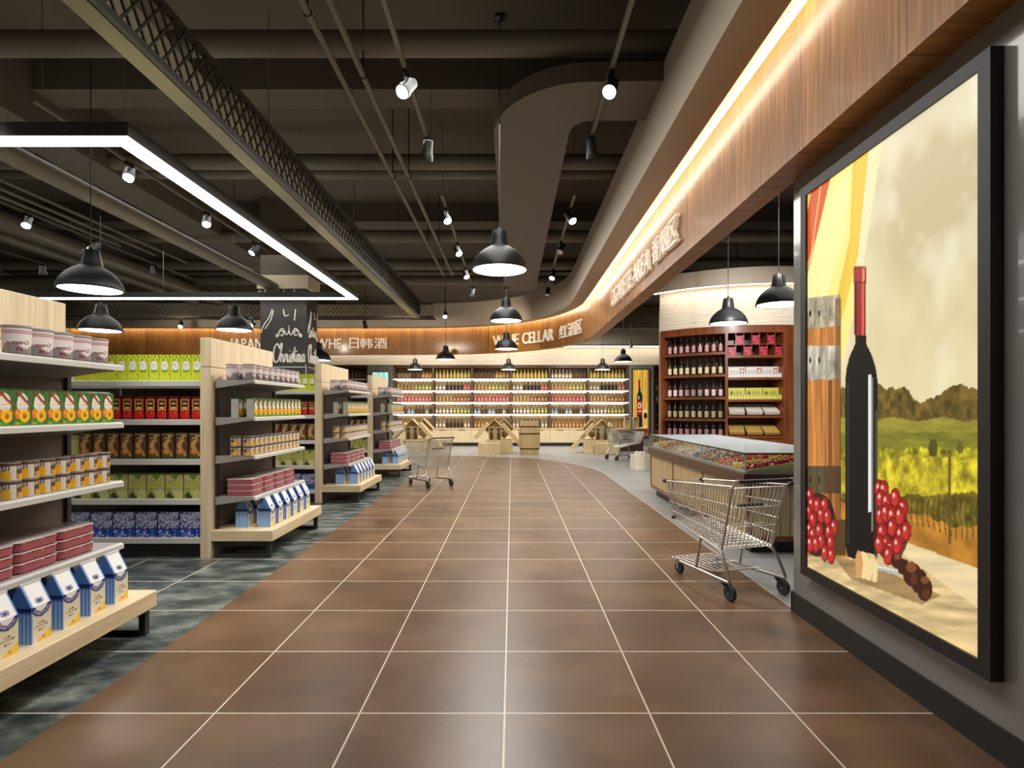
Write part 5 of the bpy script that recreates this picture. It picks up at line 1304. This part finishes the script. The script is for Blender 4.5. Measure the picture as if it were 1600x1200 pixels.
rb2 = MB(); rb2.box(-0.182,0.182,-0.02,0.02,-0.0,0.343).box(-0.02,0.02,-0.172,0.172,0.0,0.343)
for a in range(6):
    an = a*PI/3; rb2.tube(catmull([(0,0,0.343),(0.06*math.cos(an),0.06*math.sin(an),0.40),(0.12*math.cos(an),0.12*math.sin(an),0.39),(0.09*math.cos(an),0.09*math.sin(an),0.352),(0,0,0.345)],4), 0.012, 6)
rb2.build('ribbon', mat('ribbon_white', (240,236,226), 0.4), gb)

# ------------------------------------------------------------------ lights
def lamp(kind, name, loc, energy, color=(1,0.97,0.92), rot=(0,0,0), **kw):
    l = bpy.data.lights.new(name, kind); l.energy = energy; l.color = color
    for k, v in kw.items(): setattr(l, k, v)
    o = bpy.data.objects.new(name, l); COL.objects.link(o); o.location = loc; o.rotation_euler = rot; return o
def aim(o, t): o.rotation_euler = (Vector(t)-o.location).to_track_quat('-Z','Y').to_euler()
for x, y, z, lb in PEND: lamp('SPOT', 'pendant_light', (x,y,z-0.02), 95 if y < 15 else 60, spot_size=R(135), spot_blend=0.6, shadow_soft_size=0.2)
for (x, y, z), t, e in (((-0.88,4.75,4.02),(-2.5,3.2,1.0),260),((-0.88,7.0,4.02),(-2.5,6.0,1.0),260),((-0.9,9.9,4.02),(-2.5,9.0,1.0),240),((-0.9,12.8,4.02),(-2.5,12.0,1.0),220),((0.82,4.75,4.02),(1.8,4.5,0.3),160),((0.82,8.0,4.02),(2.6,7.5,0.6),200),
                        ((-0.88,2.0,4.05),(-2.5,2.9,1.0),200),((-4.35,3.2,4.05),(-3.8,5.4,1.0),280),((-4.35,6.5,4.05),(-3.8,8.4,1.0),280),((3.0,6.5,3.9),(4.3,11.2,1.9),750)):  # last entry has no fixture; added to brighten the curved cabinet
    s = lamp('SPOT', 'track_and_fill_light', (x,y,z), e, spot_size=R(62), spot_blend=0.7, shadow_soft_size=0.06); aim(s, t)
for x, y, sx, sy, e in ((-0.3,4.5,1.3,5.5,95),(-0.3,10.5,1.3,6.0,120),(0.0,18.6,8.0,2.4,170),(-5.5,8.0,3.0,6.0,70),(-9.0,12.0,4.0,6.0,60),(4.6,7.0,3.5,4.0,70)):
    l = lamp('AREA', 'ceiling_fill', (x,y,4.15), e*1.35, shape='RECTANGLE', size=sx, size_y=sy)
for x in (-8.5,-5.8,-3,-0.3): s = lamp('SPOT', 'fascia_fill', (x,13.9,3.45), 100, (1,0.9,0.74), spot_size=R(95), spot_blend=0.9, shadow_soft_size=0.1); aim(s, (x,16.8,3.5))  # added spots without fixtures, brightening the back fascia
for x in (-2.6,0.0,2.6): s = lamp('SPOT', 'crate_fill', (x,13.6,4.1), 190, spot_size=R(50), spot_blend=0.7, shadow_soft_size=0.06); aim(s, (x,17.4,0.5))  # no fixtures here; extra spots added to lift the dark crates
for x in (-3,0,3): s = lamp('SPOT', 'shelf_wash', (x,18.4,3.9), 160, (1,0.9,0.75), spot_size=R(80), spot_blend=0.8, shadow_soft_size=0.1); aim(s, (x,21.2,1.6))
up = lamp('AREA', 'bounce_uplight', (-3,8,3.2), 60, (1,0.92,0.8), rot=(PI,0,0), shape='RECTANGLE', size=8, size_y=14)
w = bpy.data.worlds.new('world'); SC.world = w; w.use_nodes = True
w.node_tree.nodes['Background'].inputs[0].default_value = (0.9,0.85,0.78,1); w.node_tree.nodes['Background'].inputs[1].default_value = 0.05
SC.cycles.max_bounces = 6; SC.cycles.use_denoising = True
SC.cycles.sample_clamp_indirect = 6.0
